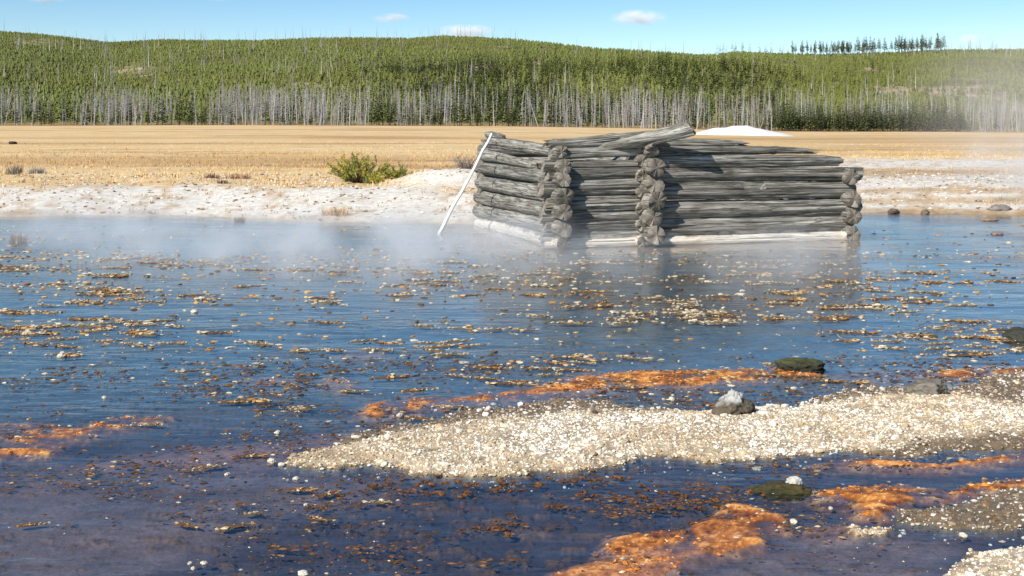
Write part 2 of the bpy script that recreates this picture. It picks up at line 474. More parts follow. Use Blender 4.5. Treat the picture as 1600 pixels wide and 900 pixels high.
def bed_fields(X, Y):
    px = 800 + X / Y * FOC
    py = HOR + CAM_H * FOC / Y
    w1 = fbm(X * 1.6, Y * 1.6, 0, 31, 5, .6); w2 = fbm(X * 1.6, Y * 1.6, 5, 32, 5, .6)
    k = np.clip((py - 400) / 350, .35, 1.3)
    qx, qy = px + 34 * k * w1, py + 13 * k * w2
    n1 = fbm(X * 7, Y * 7, 0, 41, 4, .6); n2 = fbm(X * 26, Y * 26, 0, 42, 4, .65); n3 = fbm(X * 2.2, Y * 3.2, 0, 43, 4)
    z = -.034 + .008 * n3 + .004 * n1 + .0015 * n2
    c = np.empty(X.shape + (3,))
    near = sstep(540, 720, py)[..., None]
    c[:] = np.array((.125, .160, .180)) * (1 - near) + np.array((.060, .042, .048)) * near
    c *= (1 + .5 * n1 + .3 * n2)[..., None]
    def blend(m, col, zt=None):
        nonlocal z, c
        c = c * (1 - m[..., None]) + np.asarray(col) * m[..., None]
        if zt is not None: z = z * (1 - m) + zt * m
    for p, s in MUDDY:
        m = sstep(-40, 50, poly_sd(qx, qy, p)) * s
        blend(m, (np.array((.20, .125, .112)) * (1 + .45 * n1 + .35 * n2 + .4 * n3)[..., None]), -.022 + .003 * n1)
    for p, s in PINK:
        m = sstep(-25, 22, poly_sd(qx, qy, p)) * s
        blend(m * .9, (np.array((.32, .165, .13)) * (1 + .35 * n1 + .35 * n2)[..., None]), -.012 + .004 * n1)
    # brown flecks of algae at the surface
    fz = fbm(X * 13, Y * 22, 2, 51, 5, .65)
    fm = sstep(.16, .34, fz) * sstep(-60, 60, poly_sd(qx, qy, FLECK))
    blend(fm * .75, np.array((.10, .042, .016)) * (1 + .8 * n2)[..., None], -.010)
    f2 = fbm(X * 9, Y * 17, 4, 55, 5, .65)
    fm2 = sstep(.20, .36, f2) * sstep(560, 600, py) * .8
    blend(fm2, np.array((.15, .070, .026)) * (1 + .9 * n2)[..., None], -.014)
    f3 = fbm(X * 2.4, Y * 5.0, 4, 56, 5, .68)
    fm3 = sstep(.17, .30, f3) * sstep(610, 590, py) * sstep(380, 430, py)
    blend(fm3 * .7, np.array((.15, .10, .05)) * (1 + .9 * n2)[..., None], -.012 + .02 * (f3 - .2))
    wf = fbm(X * .9, Y * 2.6, 11, 105, 5, .6)
    lm = sstep(.22, .0, np.abs((wf * 5.5) % 1.0 - .5)) * sstep(-.15, .25, fbm(X * 1.1, Y * 1.9, 4, 106, 4, .6)) * sstep(530, 590, py)
    blend(lm * .6, np.array((.085, .042, .022)) * (1 + .7 * n2)[..., None])
    # brown mats that join up the crusts under the water
    cl = fbm(X * .55, Y * 1.3, 0, 95, 4, .6) + .25 * n1
    fm4 = sstep(-.05, .3, cl) * sstep(370, 430, py) * sstep(700, 600, py)
    blend(fm4 * .75, np.array((.125, .090, .055)) * (1 + .7 * n2 + .5 * n1)[..., None], -.012)
    for p, s in MATS:
        d = poly_sd(qx, qy, p)
        m = sstep(-22, 16, d)
        st = fbm(X * 7, Y * 22, 7, 57, 5, .7)
        hue = np.clip(.42 + .9 * st + .5 * n1 + .5 * n2, 0, 1)[..., None]
        oc = np.array((.20, .058, .018)) * (1 - hue) + np.array((.78, .265, .03)) * hue
        pk = np.array((.24, .12, .095))
        oc = oc * s + pk * (1 - s)
        yel = sstep(.14, .45, n2 + .6 * st)[..., None] * s * .65
        oc = oc * (1 - yel) + np.array((.72, .42, .13)) * yel
        oc = oc * (1 + .9 * n2 + .35 * st)[..., None]
        m = m * min(1, .4 + .7 * s)
        blend(m * np.clip(1.0 + .6 * n1 + .35 * st, .4, 1), oc, .0055 + .0025 * n1 + .004 * st + .003 * n2 + .003 * sstep(0, 40, d))
    grav = np.zeros(X.shape)
    wet = np.zeros(X.shape)
    for p, hh in ((ISLAND, .026), (CORNER, .03), (PEBBLES, .012), (SPIT, .02)):
        d = poly_sd(qx, qy, p) + 15 * n1 + 9 * n2
        m = sstep(-5, 4, d)
        rim = sstep(14, 2, d)[..., None]
        col = np.array((.50, .39, .25)) * (1 + .6 * n2 + .4 * n1)[..., None]
        col = col * (1 - .88 * rim) + np.array((.14, .08, .035)) * .88 * rim
        blend(m, col, hh * (.12 + .88 * sstep(-6, 60, d)) * (1 + .35 * n3) + .006 * n1)
        grav = np.maximum(grav, np.maximum(sstep(-4, 4, d), .10 * sstep(-50, -5, d)))
    for p in (WETTOP, WETB, WETC, WETD, PEBBLES):
        m = sstep(-16, 14, poly_sd(qx, qy, p) + 14 * n1) * grav
        wet = np.maximum(wet, m)
    blend(wet * .88, np.array((.17, .115, .06)) * (1 + .6 * n2)[..., None])
    # white and tan sinter shelf round the cabin
    cab = np.exp(-(np.maximum(np.abs(X - 2.2) - 2.6, 0) ** 2 + np.maximum(np.abs(Y - 18.4) - 2.2, 0) ** 2) / .22)
    blend(cab * .9, np.array((.36, .23, .16)) * (1 + .5 * n2 + .4 * n1)[..., None], -.003 + .009 * n1 + .005 * n2)
    return z, c, grav, wet, px, py

rows = np.concatenate([np.linspace(2.2, 4.2, 12)[:-1], np.exp(np.linspace(math.log(4.2), math.log(25), 430))])
cols = np.concatenate([np.linspace(-700, -60, 50)[:-1], np.linspace(-60, 1660, 620), np.linspace(1660, 2300, 50)[1:]])
PX, YY = np.meshgrid(cols, rows)
XX = (PX - 800) / FOC * YY
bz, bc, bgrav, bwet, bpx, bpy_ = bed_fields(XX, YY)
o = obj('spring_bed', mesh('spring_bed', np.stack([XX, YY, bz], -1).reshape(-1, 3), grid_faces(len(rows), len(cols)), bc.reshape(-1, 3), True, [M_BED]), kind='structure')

wz = 0.0
wv = np.array([(-14, 1.9, wz), (14, 1.9, wz), (24, 27, wz), (-24, 27, wz)])
obj('water', mesh('water', wv, np.array([[0, 1, 2, 3]]), None, False, [M_WATER]), kind='structure')

# ------------------------------------------------------------------ meadow, shore and hill
rows = np.exp(np.linspace(math.log(18.5), math.log(YB), 250))
cols = np.linspace(-900, 2500, 480)
PX, YY = np.meshgrid(cols, rows)
XX = (PX - 800) / FOC * YY
zz = ground_z(XX, YY)
def land_col(X, Y, z):
    px = 800 + X / Y * FOC
    py = HOR + (CAM_H - z) * FOC / Y
    ys = CAM_H * FOC / (np.interp(px, SHORE_X, SHORE_Y) - HOR)
    s = Y - ys
    ly = np.log(Y) * 9
    a = fbm(X * .05, ly * 1.6, 0, 61, 5, .6); b = fbm(X * .9, Y * .9, 0, 62, 5, .6); d = fbm(X * .3, ly * 5, 3, 63, 4, .6)
    g = fbm(X * 3.2, Y * 3.2, 0, 64, 4, .65)
    gold = np.array((.68, .44, .19)); pale = np.array((.76, .58, .33)); brown = np.array((.36, .19, .075))
    u = np.clip(.5 + .9 * d, 0, 1)[..., None]
    c = gold * (1 - u) + pale * u
    bm = (sstep(.12, .4, a) * .55)[..., None]
    c = c * (1 - bm) + brown * bm
    # long brown streaks where the meadow is wetter
    for row, hw, st, x0, x1 in ((216.5, 1.4, .55, 560, 1700), (225, 1.2, .3, -300, 560), (216, 1.0, .45, -300, 600), (254, 3.6, .65, -400, 620), (247, 2.0, .35, -400, 900), (222, 1.6, .5, 1240, 2000), (231, 1.6, .4, 1250, 2000), (241, 1.5, .35, 1300, 2000)):
        m = np.exp(-((py - row - 3.2 * a) / (hw * 1.7)) ** 2) * sstep(x0 - 120, x0 + 60, px) * sstep(x1 + 120, x1 - 60, px) * st * np.clip(.8 + d, 0, 1)
        c = c * (1 - m[..., None]) + brown * m[..., None]
    # sinter: white along the shore, broken by dry grass
    white = np.array((.72, .67, .585)); tan = np.array((.50, .36, .22))
    left = sstep(1340, 1240, px)
    w = sstep(4.2, 2.6, s + 1.3 * b) * left
    wr = np.zeros(X.shape)
    for r0, r1 in ((248, 263), (274, 294), (301, 309), (318, 327)):
        wr = np.maximum(wr, sstep(r0 - 3, r0 + 3, py + 5 * b) * sstep(r1 + 3, r1 - 3, py + 5 * b))
    tr = sstep(258, 268, py) * (1 - left)
    tanc = tan * (1 + .5 * g)[..., None]
    c = c * (1 - tr[..., None]) + tanc * tr[..., None]
    w = np.maximum(w, wr * (1 - left))
    mound = np.exp(-(((X + 1.25) / 1.15) ** 2 + ((Y - 24.3) / 1.2) ** 2) ** 1.4)
    w = np.maximum(w, mound)
    speck = sstep(.02, .38, g + .6 * b) * (1 - mound) * .8
    wc = white * (1 - speck[..., None]) + tan * speck[..., None]
    c = c * (1 - w[..., None]) + wc * w[..., None]
    shore = sstep(.35, -.1, s + .2 * g)
    c = c * (1 - .6 * shore[..., None]) + np.array((.33, .22, .12)) * .6 * shore[..., None]
    return c
lc = land_col(XX, YY, zz)
obj('meadow', mesh('meadow', np.stack([XX, YY, zz], -1).reshape(-1, 3), grid_faces(len(rows), len(cols)), lc.reshape(-1, 3), True, [M_LAND]), kind='structure')

rows = np.concatenate([np.linspace(YB, 900, 150), np.linspace(900, 1500, 12)[1:]])
cols = np.linspace(-900, 2500, 420)
PX, YY = np.meshgrid(cols, rows)
XX = (PX - 800) / FOC * YY
zz = ground_z(XX, YY)
def bare(X, Y):
    """bare rocky openings on the hillside, 0..1"""
    px = 800 + X / Y * FOC
    z = ground_z(X, Y)
    py = HOR + (CAM_H - z) * FOC / Y
    q = 14 * fbm(X * .06, Y * .06, 0, 77, 4, .65)
    m = np.zeros(X.shape)
    for cx, cy, rx, ry in ((215, 112, 42, 8), (60, 66, 40, 5), (480, 133, 26, 4), (755, 106, 28, 5), (780, 76, 16, 4), (845, 100, 10, 5), (1500, 140, 60, 16), (1400, 143, 45, 8), (1540, 152, 60, 8), (1225, 100, 26, 4), (1365, 110, 14, 4), (680, 100, 14, 3)):
        m = np.maximum(m, sstep(1.2, .5, np.sqrt(((px + q * 2 - cx) / (rx * 1.3)) ** 2 + ((py + q * .3 - cy) / (ry * 1.3)) ** 2)))
    return m
bm = bare(XX, YY)
n = fbm(XX * .05, YY * .05, 0, 71, 4)
hc = np.array((.13, .13, .045)) * (1 + .5 * n)[..., None]
bm = bm * np.clip(.55 + 1.5 * fbm(XX * .09, YY * .09, 0, 72, 4), 0, 1)
hc = hc * (1 - bm[..., None]) + np.array((.44, .34, .22)) * bm[..., None]
em = sstep(45, 15, YY - YB)[..., None] * .8
hc = hc * (1 - em) + np.array((.46, .31, .13)) * em
obj('hill', mesh('hill', np.stack([XX, YY, zz], -1).reshape(-1, 3), grid_faces(len(rows), len(cols)), hc.reshape(-1, 3), True, [M_HILL]), kind='structure')

# ------------------------------------------------------------------ log cabin
O = Vector((.60, 16.15, 0)); UU = Vector((.957, .289, 0)); VV = Vector((-.289, .957, 0))
cabin = obj('log_cabin', None, None, O, 'low roofless ruin of grey weathered logs standing in the steaming shallow water', 'cabin')

def log_mesh(L, r0, r1, seed, lump=1.0, bow=0.0, cut0=0.0, cut1=0.0, flat=None, notch=(), nrad=34, split=(), rag=.03, break1=0.0, break0=0.0, squash=1.0):
    """a weathered log along +X: lumpy, checked along the grain, with axe-cut or broken ends"""
    rg = np.random.default_rng(seed)
    ns = max(6, int(L / .045))
    t = np.linspace(0, 1, ns)
    a = np.linspace(0, 2 * np.pi, nrad, endpoint=False)
    T, A = np.meshgrid(t, a, indexing='ij')
    x = T * L
    ca, sa = np.cos(A), np.sin(A)
    r = (r0 + (r1 - r0) * T)
    r = r * (1 + lump * (.12 * fbm(ca * 1.2 + 9, sa * 1.2, x * 1.5, seed, 3) + .05 * fbm(ca * 5, sa * 5, x * 1.2, seed + 3, 3)))
    tw = A + .25 * x * (rg.random() - .5) + .25 * fbm(x * .9, 0, 0, seed + 5, 3)
    for k in range(8):                                              # drying checks
        ac = rg.random() * 6.283; xc = rg.random() * L; ln = .25 + rg.random() * .6 * L
        dd = np.abs((tw - ac + np.pi) % (2 * np.pi) - np.pi)
        r = r * (1 - min(1, lump) * .15 * np.exp(-(dd / .11) ** 2) * np.exp(-((x - xc) / ln) ** 4))
    for k in range(3):                                              # long splits along the grain
        ac = math.pi * (.62 + .75 * rg.random()); xc = L * (.2 + .6 * rg.random()); ln = L * (.25 + .35 * rg.random())
        dd = np.abs((A + .16 * fbm(x * 1.1, k * 9.0, 0, seed + 6, 3) - ac + np.pi) % (2 * np.pi) - np.pi)
        r = r * (1 - min(1, lump) * .20 * np.exp(-(dd / .085) ** 2) * np.exp(-((x - xc) / ln) ** 4))
    for k in range(int(L * 2.2)):                                   # knots
        ac = rg.random() * 6.283; xc = rg.random() * L
        dd = (A - ac + np.pi) % (2 * np.pi) - np.pi
        r = r + .018 * np.exp(-(dd / .28) ** 2 - ((x - xc) / .05) ** 2)
    for ac, wd, dep in split:                                       # full length splits that divide a log in two bands
        dd = np.abs((A + .10 * fbm(x * .9, ac * 9.0, 0, seed + 16, 4) - ac + np.pi) % (2 * np.pi) - np.pi)
        r = r * (1 - dep * np.exp(-(dd / wd) ** 2) * np.clip(.8 + .8 * fbm(x * 1.4, ac * 5, 0, seed + 17, 3), 0, 1))
    for t0, t1, a0, a1, dep in notch:
        m = (T > t0) & (T < t1) & (((A - a0) % (2 * np.pi)) < (a1 - a0))
        r = np.where(m, r * dep, r)
    y, z = r * ca, r * sa * squash
    if flat is not None:                                            # hewn or split away above this height
        z = np.where(z > flat * r0, flat * r0 + .12 * (z - flat * r0) + .012 * fbm(x * 2, y * 25, 0, seed + 8, 3), z)
    z = z + bow * np.sin(np.pi * T)
    e0, e1 = np.clip(1 - T * ns / 4, 0, 1), np.clip(1 - (1 - T) * ns / 4, 0, 1)
    x = x + e0 * (cut0 * z + rag * fbm(ca * 2, sa * 2, 1, seed + 11, 3)) + e1 * (cut1 * z + rag * fbm(ca * 2, sa * 2, 7, seed + 12, 3))
    if break1:
        x = x - break1 * T ** 6 * np.clip(.5 + 1.1 * fbm(ca * 2.2, sa * 2.2, 4, seed + 14, 3), 0, 1)
        z = np.where(z > 0, z * (1 - .55 * T ** 8), z)
    if break0:
        x = x + break0 * (1 - T) ** 6 * np.clip(.5 + 1.1 * fbm(ca * 2.2, sa * 2.2, 2, seed + 15, 3), 0, 1)
    V = np.stack([x, y, z], -1).reshape(-1, 3)
    i = (np.arange(ns - 1)[:, None] * nrad + np.arange(nrad)[None, :]).ravel()
    j = (np.arange(ns - 1)[:, None] * nrad + (np.arange(nrad)[None, :] + 1) % nrad).ravel()
    side = np.stack([i, i + nrad, j + nrad, j], 1)
    # end caps: an inner ring and a middle, both a little uneven
    extra, capq, capt = [], [], []
    base = len(V)
    for e, ring in ((0, 0), (1, (ns - 1) * nrad)):
        R = V[ring:ring + nrad]; c = R.mean(0)
        k0 = base + len(extra)
        rad = np.linalg.norm((R - c)[:, 1:], axis=1); rm = rad.mean()
        bulge = (.012 if e else -.012)
        for f in (.62, .3):
            for q in range(nrad):
                p = c + (R[q] - c) * f * (.35 + .65 * rm / max(rad[q], 1e-4))
                p = p + np.array((bulge + .010 * (rg.random() - .5), 0, 0))
                extra.append(p)
        extra.append(c + np.array((bulge * 1.2 - .006, 0, 0)))
        mid = k0 + 2 * nrad
        for q in range(nrad):
            q2 = (q + 1) % nrad
            f1 = (ring + q, ring + q2, k0 + q2, k0 + q); f2 = (k0 + q, k0 + q2, k0 + nrad + q2, k0 + nrad + q); f3 = (k0 + nrad + q, k0 + nrad + q2, mid)
            if e: f1, f2, f3 = f1[::-1], f2[::-1], f3[::-1]
            capq += [f1[::-1], f2[::-1]]; capt.append(f3[::-1])
    V = np.concatenate([V, np.array(extra)])
    mi = np.concatenate([np.zeros(len(side)), np.ones(len(capq)), np.ones(len(capt))])
    me = mesh('log', V, [np.concatenate([side[:, ::-1], np.array(capq)]), np.array(capt)], None, True, [M_WOOD, M_END], mi)
    me.set_sharp_from_angle(angle=math.radians(32))
    return me

LOG_N = 0
def put_log(p0, p1, r0, r1=None, label=None, name='log', roll=None, **kw):
    global LOG_N
    LOG_N += 1
    p0, p1 = Vector(p0), Vector(p1)
    d = p1 - p0
    me = log_mesh(d.length, r0, r1 if r1 else r0, 100 + LOG_N * 7, **kw)
    o = bpy.data.objects.new(name, me)
    COL.objects.link(o)
    o.parent = cabin
    X = d.normalized(); Z = (Vector((0, 0, 1)) - X * X.z).normalized(); Y = Z.cross(X)
    R = Matrix((X, Y, Z)).transposed().to_4x4()
    o.matrix_local = Matrix.Translation(p0 - O) @ R
    if label: o['label'] = label
    return o

def cab(t, s, z):
    return O + UU * t + VV * s + Vector((0, 0, z))

# left end wall (its near ends stick out past the front corner)
LW = [(1.31, 1.37, .095, .10), (1.105, 1.125, .10, .09), (.925, .93, .095, .10), (.70, .69, .118, .11), (.497, .44, .11, .115), (.28, .22, .112, .11), (.095, .02, .10, .115)]
for k, (zn, zf, rn, rf) in enumerate(LW):
    pr = [.10, .26, .28, .31, .30, .29, .28][k]
    if k == 1:
        put_log(cab(0, .75, zn - .05), cab(0, 3.7, zf + .03), .05, .10, break0=.3, cut1=.15); put_log(cab(.03, -.22, zn - .01), cab(.02, .3, zn - .03), .10, .07, break1=.2)
    elif k == 0:
        put_log(cab(.02, -.12, zn - .02), cab(-.03, 3.36, zf + .01), .085, .115, flat=.75, break1=.25, lump=1.3)
    else:
        put_log(cab(0, -pr, zn), cab(0, 3.82 + .07 * (k % 3), zf), rn, rf, cut0=.35 * (k % 3 - 1), cut1=.1, lump=.75)
put_log(cab(-.02, 2.3, 1.44), cab(-.02, 3.25, 1.49), .035, .08, flat=.8, break0=.3, lump=1.5)       # split piece on top of the far end
# front wall, short length between corner and partition
MW = [(1.245, .075), (1.09, .075), (.965, .085), (.79, .115), (.575, .118), (.41, .08), (.285, .085), (.165, .075), (.06, .085)]
for k, (z, r) in enumerate(MW):
    x0 = [-.1, -.20, -.15, -.23, -.17, -.23, -.18, -.22, -.2][k]
    put_log(cab(x0, .0, z), cab(1.34 + .03 * (k % 3), .0, z + [.05, .01, .03, .02, .02, .01, 0, .01, 0][k]), r, r * .95, cut0=.2, split=[(math.radians(140 + 9 * (k % 4)), .12, .22)] if r > .08 else ())
put_log(cab(-.18, .02, 1.38), cab(1.30, .05, 1.37), .05, .045, flat=.4, break0=.1)
# front wall, long length
RW = [(1.155, 1.145, .105, .105), (.965, .935, .112, .108), (.735, .705, .122, .118), (.48, .465, .125, .122), (.255, .25, .118, .116), (.055, .05, .10, .10)]
for k, (z0, z1, r0, r1) in enumerate(RW):
    ln = [4.33, 4.60, 4.46, 4.56, 4.44, 4.5][k]
    kw = {}
    if k == 2: kw = dict(notch=[(.443, .54, math.radians(112), math.radians(168), .30)])
    if k == 0: kw = dict(flat=.62, break1=.12)
    if k == 1: kw = dict(flat=.8)
    kw['split'] = [(math.radians((132, 138, 170, 150, 128, 140)[k]), .11, (.30, .34, .22, .18, .26, .2)[k])]
    put_log(cab(1.30 + .02 * (k % 2), 0, z0), cab(ln, 0, z1), r0 * .98, r1 * .98, cut1=.15 * (k % 2), label='white crusted bottom log at the waterline' if k == 5 else None, **kw)
put_log(cab(1.38, .03, 1.30), cab(4.02, .02, 1.268), .078, .055, flat=.75, break1=.5, squash=.85, lump=1.6)
put_log(cab(1.42, .05, 1.405), cab(3.0, .04, 1.365), .075, .055, flat=.7, break1=.4, squash=.85, lump=1.6)
# partition logs whose ends stack up in front of the wall
PW = [(1.285, .098, .20), (1.07, .125, .33), (.845, .132, .27), (.625, .13, .34), (.405, .135, .26), (.165, .125, .31)]
for k, (z, r, pr) in enumerate(PW):
    put_log(cab(1.28 + .012 * (k % 2), -pr, z), cab(1.28, 3.9, z + .02), r, r * .9, cut0=.35 * ((k % 3) - 1), rag=.05, lump=.55)
for k, z in enumerate([1.16, .955, .735, .515, .285, .07]):        # notched ends between them
    put_log(cab(1.16, -.14 - .02 * (k % 2), z), cab(1.20, .35, z), .082, .08, cut0=-.3 * (k % 2), rag=.05)
put_log(cab(1.20, -.20, 1.40), cab(1.62, .06, 1.375), .105, .07, flat=.1, squash=.9, break1=.12)   # curled slabs on top of the stack
put_log(cab(1.12, -.16, 1.40), cab(1.16, .5, 1.41), .085, .07, flat=.6)
# right end wall
EW = [(.90, .115, .17), (.585, .115, .23), (.345, .12, .22), (.09, .115, .2)]
for k, (z, r, pr) in enumerate(EW):
    put_log(cab(4.36, -pr, z), cab(4.36, 4.0, z), r, r * .95, cut0=.2 * (k % 2), rag=.045, lump=.6)
put_log(cab(4.36, -.02, .74), cab(4.36, 4.0, .74), .075)
# back wall
for k, z in enumerate([.10, .32, .55, .78, 1.0, 1.2]):
    put_log(cab(-.06, 3.7, z), cab(4.55 - .3 * (k > 4), 3.8, z), .115, .11, nrad=14)
# the fallen beam that lies across the top of the stack
put_log(at(880, 240, 16.45), at(1080, 201, 16.24), .05, .108, lump=1.8, label='fallen roof beam lying aslant on top of the walls', bow=-.03, rag=.05, cut1=-.3)
put_log(cab(.1, .9, 1.36), cab(1.7, .5, 1.52), .06, .05, break0=.2)

# ------------------------------------------------------------------ white pole leaning on the cabin
def tube(p0, p1, r0, r1, n=8, seg=6, wob=0.0, seed=0):
    p0, p1 = np.array(p0, float), np.array(p1, float)
    d = p1 - p0; L = np.linalg.norm(d); d /= L
    u = np.cross(d, (0, 0, 1.0)) if abs(d[2]) < .95 else np.cross(d, (1.0, 0, 0)); u /= np.linalg.norm(u); v = np.cross(d, u)
    rg = np.random.default_rng(seed)
    V = []
    for k in range(seg + 1):
        t = k / seg
        c = p0 + d * L * t + wob * (rg.random(3) - .5) * (0 < k < seg)
        r = r0 + (r1 - r0) * t
        for q in range(n):
            a = 2 * np.pi * q / n
            V.append(c + r * (np.cos(a) * u + np.sin(a) * v))
    F = [(k * n + q, k * n + (q + 1) % n, (k + 1) * n + (q + 1) % n, (k + 1) * n + q) for k in range(seg) for q in range(n)]
    V += [p0, p1]
    T = [(len(V) - 2, (q + 1) % n, q) for q in range(n)] + [(len(V) - 1, seg * n + q, seg * n + (q + 1) % n) for q in range(n)]
    return np.array(V), np.array(F), np.array(T)

a, b = Vector(px2w(687, 364)), at(768.5, 208.5, 18.45)
a = a + (a - b).normalized() * .05
V, F, T = tube((0, 0, 0), b - a, .030, .017, 10, 12, .022, 3)
obj('pole', mesh('pole', V, [F, T], None, True, [M_WHITE]), None, a, 'thin white pole leaning from the water against the left end of the log cabin', 'pole')

# ------------------------------------------------------------------ stones
def rock_mesh(name, seed, sub, amp, scale, colf, mat, freq=1.3, flat=False, taper=0.0):
    V, F = ICO[sub]
    n = fbm(V[:, 0] * freq + seed, V[:, 1] * freq, V[:, 2] * freq, seed, 5, .6)
    n2 = 1 - np.abs(vnoise(V[:, 0] * 2.1 + seed, V[:, 1] * 2.1, V[:, 2] * 2.1, seed + 4))
    n3 = fbm(V[:, 0] * 4.5 + seed, V[:, 1] * 4.5, V[:, 2] * 4.5, seed + 9, 4, .6)
    P = V * (1 + amp * n + amp * .35 * n2 + amp * .38 * n3)[:, None] * np.array(scale)
    P[:, :2] *= (1 - taper * np.clip(V[:, 2:3], -.6, 1))
    return mesh(name, P, F, colf(P, V, n), not flat, [mat])

def c_const(c, v=.3):
    def f(P, V, n):
        return np.array(c) * (1 + v * n * 2)[:, None]
    return f
def c_cap(lo, hi, z0, z1):
    def f(P, V, n):
        m = sstep(z0, z1, P[:, 2] + .05 * n)[:, None]
        return (np.array(lo) * (1 - m) + np.array(hi) * m) * (1 + .5 * n)[:, None]
    return f

def rock(name, x, y, z, scale, seed, colf, label, cat='rock', sub=4, amp=.45, rot=0, mat=None, group=None, freq=1.5, taper=0.0):
    me = rock_mesh(name, seed, sub, amp, scale, colf, mat or M_STONE, freq, False, taper)
    o = obj(name, me, None, px2w(x, y, 0), label, cat, group)
    o.location.z = z
    o.rotation_euler.z = rot
    return o

pxm = lambda y: CAM_H / (y - HOR)      # metres per pixel at water level
rock('boulder', 1146, 649, .055, (.084, .075, .078), 11, c_cap((.10, .08, .055), (.42, .41, .385), .018, .05), 'grey rock with a white cap and dark foot on the gravel bar', rot=.3, taper=.4, amp=.55)
rock('stone', 1170, 649, .035, (.03, .04, .05), 12, c_const((.07, .06, .05)), 'dark lump that stands in for the shaded right side of the white capped rock')  # shade on the capped rock's right side, put in as a dark coloured lump
rock('boulder', 1447, 618, .035, (.105, .08, .055), 13, c_const((.14, .125, .10), .6), 'low furrowed grey brown rock on the back edge of the gravel bar', amp=.5)
rock('boulder', 1252, 577, .015, (.135, .11, .045), 14, c_cap((.028, .026, .018), (.06, .065, .024), .01, .06), 'dark mossy rock standing in the water behind the orange mat', amp=.6)
rock('boulder', 1594, 529, .01, (.11, .11, .065), 15, c_const((.045, .045, .035)), 'dark wet rock in the water at the right edge of the picture', amp=.35)
rock('algae_mound', 1222, 766, -.008, (.115, .055, .04), 16, c_cap((.03, .03, .012), (.065, .052, .018), .0, .05), 'dark olive mound of algae in the stream below the gravel bar', 'algae', amp=.5)
rock('stone', 1240, 764, .03, (.035, .025, .022), 17, c_const((.5, .48, .42)), 'knobbly white stone on top of the olive algae mound', sub=3)
rock('stone', 1396, 333, .03, (.085, .075, .05), 18, c_const((.12, .09, .07)), 'brown stone at the water edge right of the cabin', sub=3)
rock('stone', 1446, 334, .02, (.07, .06, .05), 19, c_const((.16, .13, .1)), 'tiny brown stone at the far shore between two larger stones', sub=3)
rock('stone', 1562, 333, .05, (.19, .15, .10), 20, c_const((.2, .18, .16)), 'grey stone in steam on the far shore at the right', sub=3)
rock('stone', 1546, 344, .01, (.13, .10, .035), 21, c_const((.3, .2, .14)), 'flat reddish stone in the water near the right far shore', sub=3)
rock('stone', 1558, 366, .005, (.08, .07, .03), 22, c_const((.2, .15, .13)), 'low brown stone in open blue water right of the cabin', sub=3)
rock('stone', 18, 222, 0, (.20, .15, .09), 23, c_const((.05, .035, .025)), 'small dark boulder alone in the golden meadow at the far left', sub=3)
o = bpy.data.objects['stone.%03d' % 7] if 'stone.007' in bpy.data.objects else None
for ob in list(bpy.data.objects):
    if ob.get('label', '').startswith('small dark boulder'):
        p = at(20, 231, 66); ob.location = (p.x, p.y, float(ground_z(p.x, p.y)) + .06)
WHITE_STONES = [(1240, 608, .030, 'white stone alone in the shallow water left of the mossy rock channel'), (625, 650, .035, 'white stone in the water just behind the gravel bar, left end'),
                (434, 677, .030, 'white stone on the pinkish shallow left of the gravel bar'), (424, 722, .038, 'white stone off the left tip of the gravel bar'),
                (440, 727, .026, 'second white stone touching the left tip of the gravel bar'), (463, 749, .026, 'cream stone in the water below the left tip of the bar'),
                (297, 881, .018, 'white pebble, upper left of three at the bottom of the picture'), (302, 889, .017, 'white pebble, lowest of three at the bottom of the picture'),
                (319, 881, .022, 'long white pebble, right of three at the bottom of the picture'), (474, 898, .030, 'flat white stone cut by the bottom edge of the picture'),
                (478, 789, .015, 'white pebble in dark purple water below the bar'), (600, 819, .011, 'small white pebble in dark blue water among brown flecks'),
                (163, 622, .028, 'white stone in blue water at the left'), (304, 488, .05, 'white knobbly stone in the blue water left of centre'),
                (96, 557, .045, 'white stone in a line of crusts at the left'), (355, 742, .022, 'white upright stone in the purple shallows'),
                (1050, 625, .035, 'cream stone at the back edge of the gravel bar'), (1240, 816, .025, 'cream stone on the orange mat in front'),
                (1150, 842, .02, 'white stone on the orange mat in front'), (1176, 846, .018, 'second white stone on the orange mat in front'),
                (1298, 795, .02, 'white stone beside the bright orange mat at lower right'), (1505, 838, .03, 'white stone near the lower right gravel')]
for k, (x, y, r, lab) in enumerate(WHITE_STONES):
    r *= .44
    rock('white_stone', x, y, .35 * r, (r * 1.35, r, r * .7), 40 + k, c_const((.54, .49, .40), .3), lab, 'stone', 3, .5, k * .7)

# gravel of the bars: pebbles beyond counting
def scatter(n, y0, y1, x0, x1, rng):
    """points spread evenly over the ground between two rows of the chart"""
    d0, d1 = CAM_H * FOC / (y1 - HOR), CAM_H * FOC / (y0 - HOR)
    Y = np.sqrt(rng.random(n) * (d1 ** 2 - d0 ** 2) + d0 ** 2)
    X = (x0 + rng.random(n) * (x1 - x0) - 800) / FOC * Y
    return X, Y

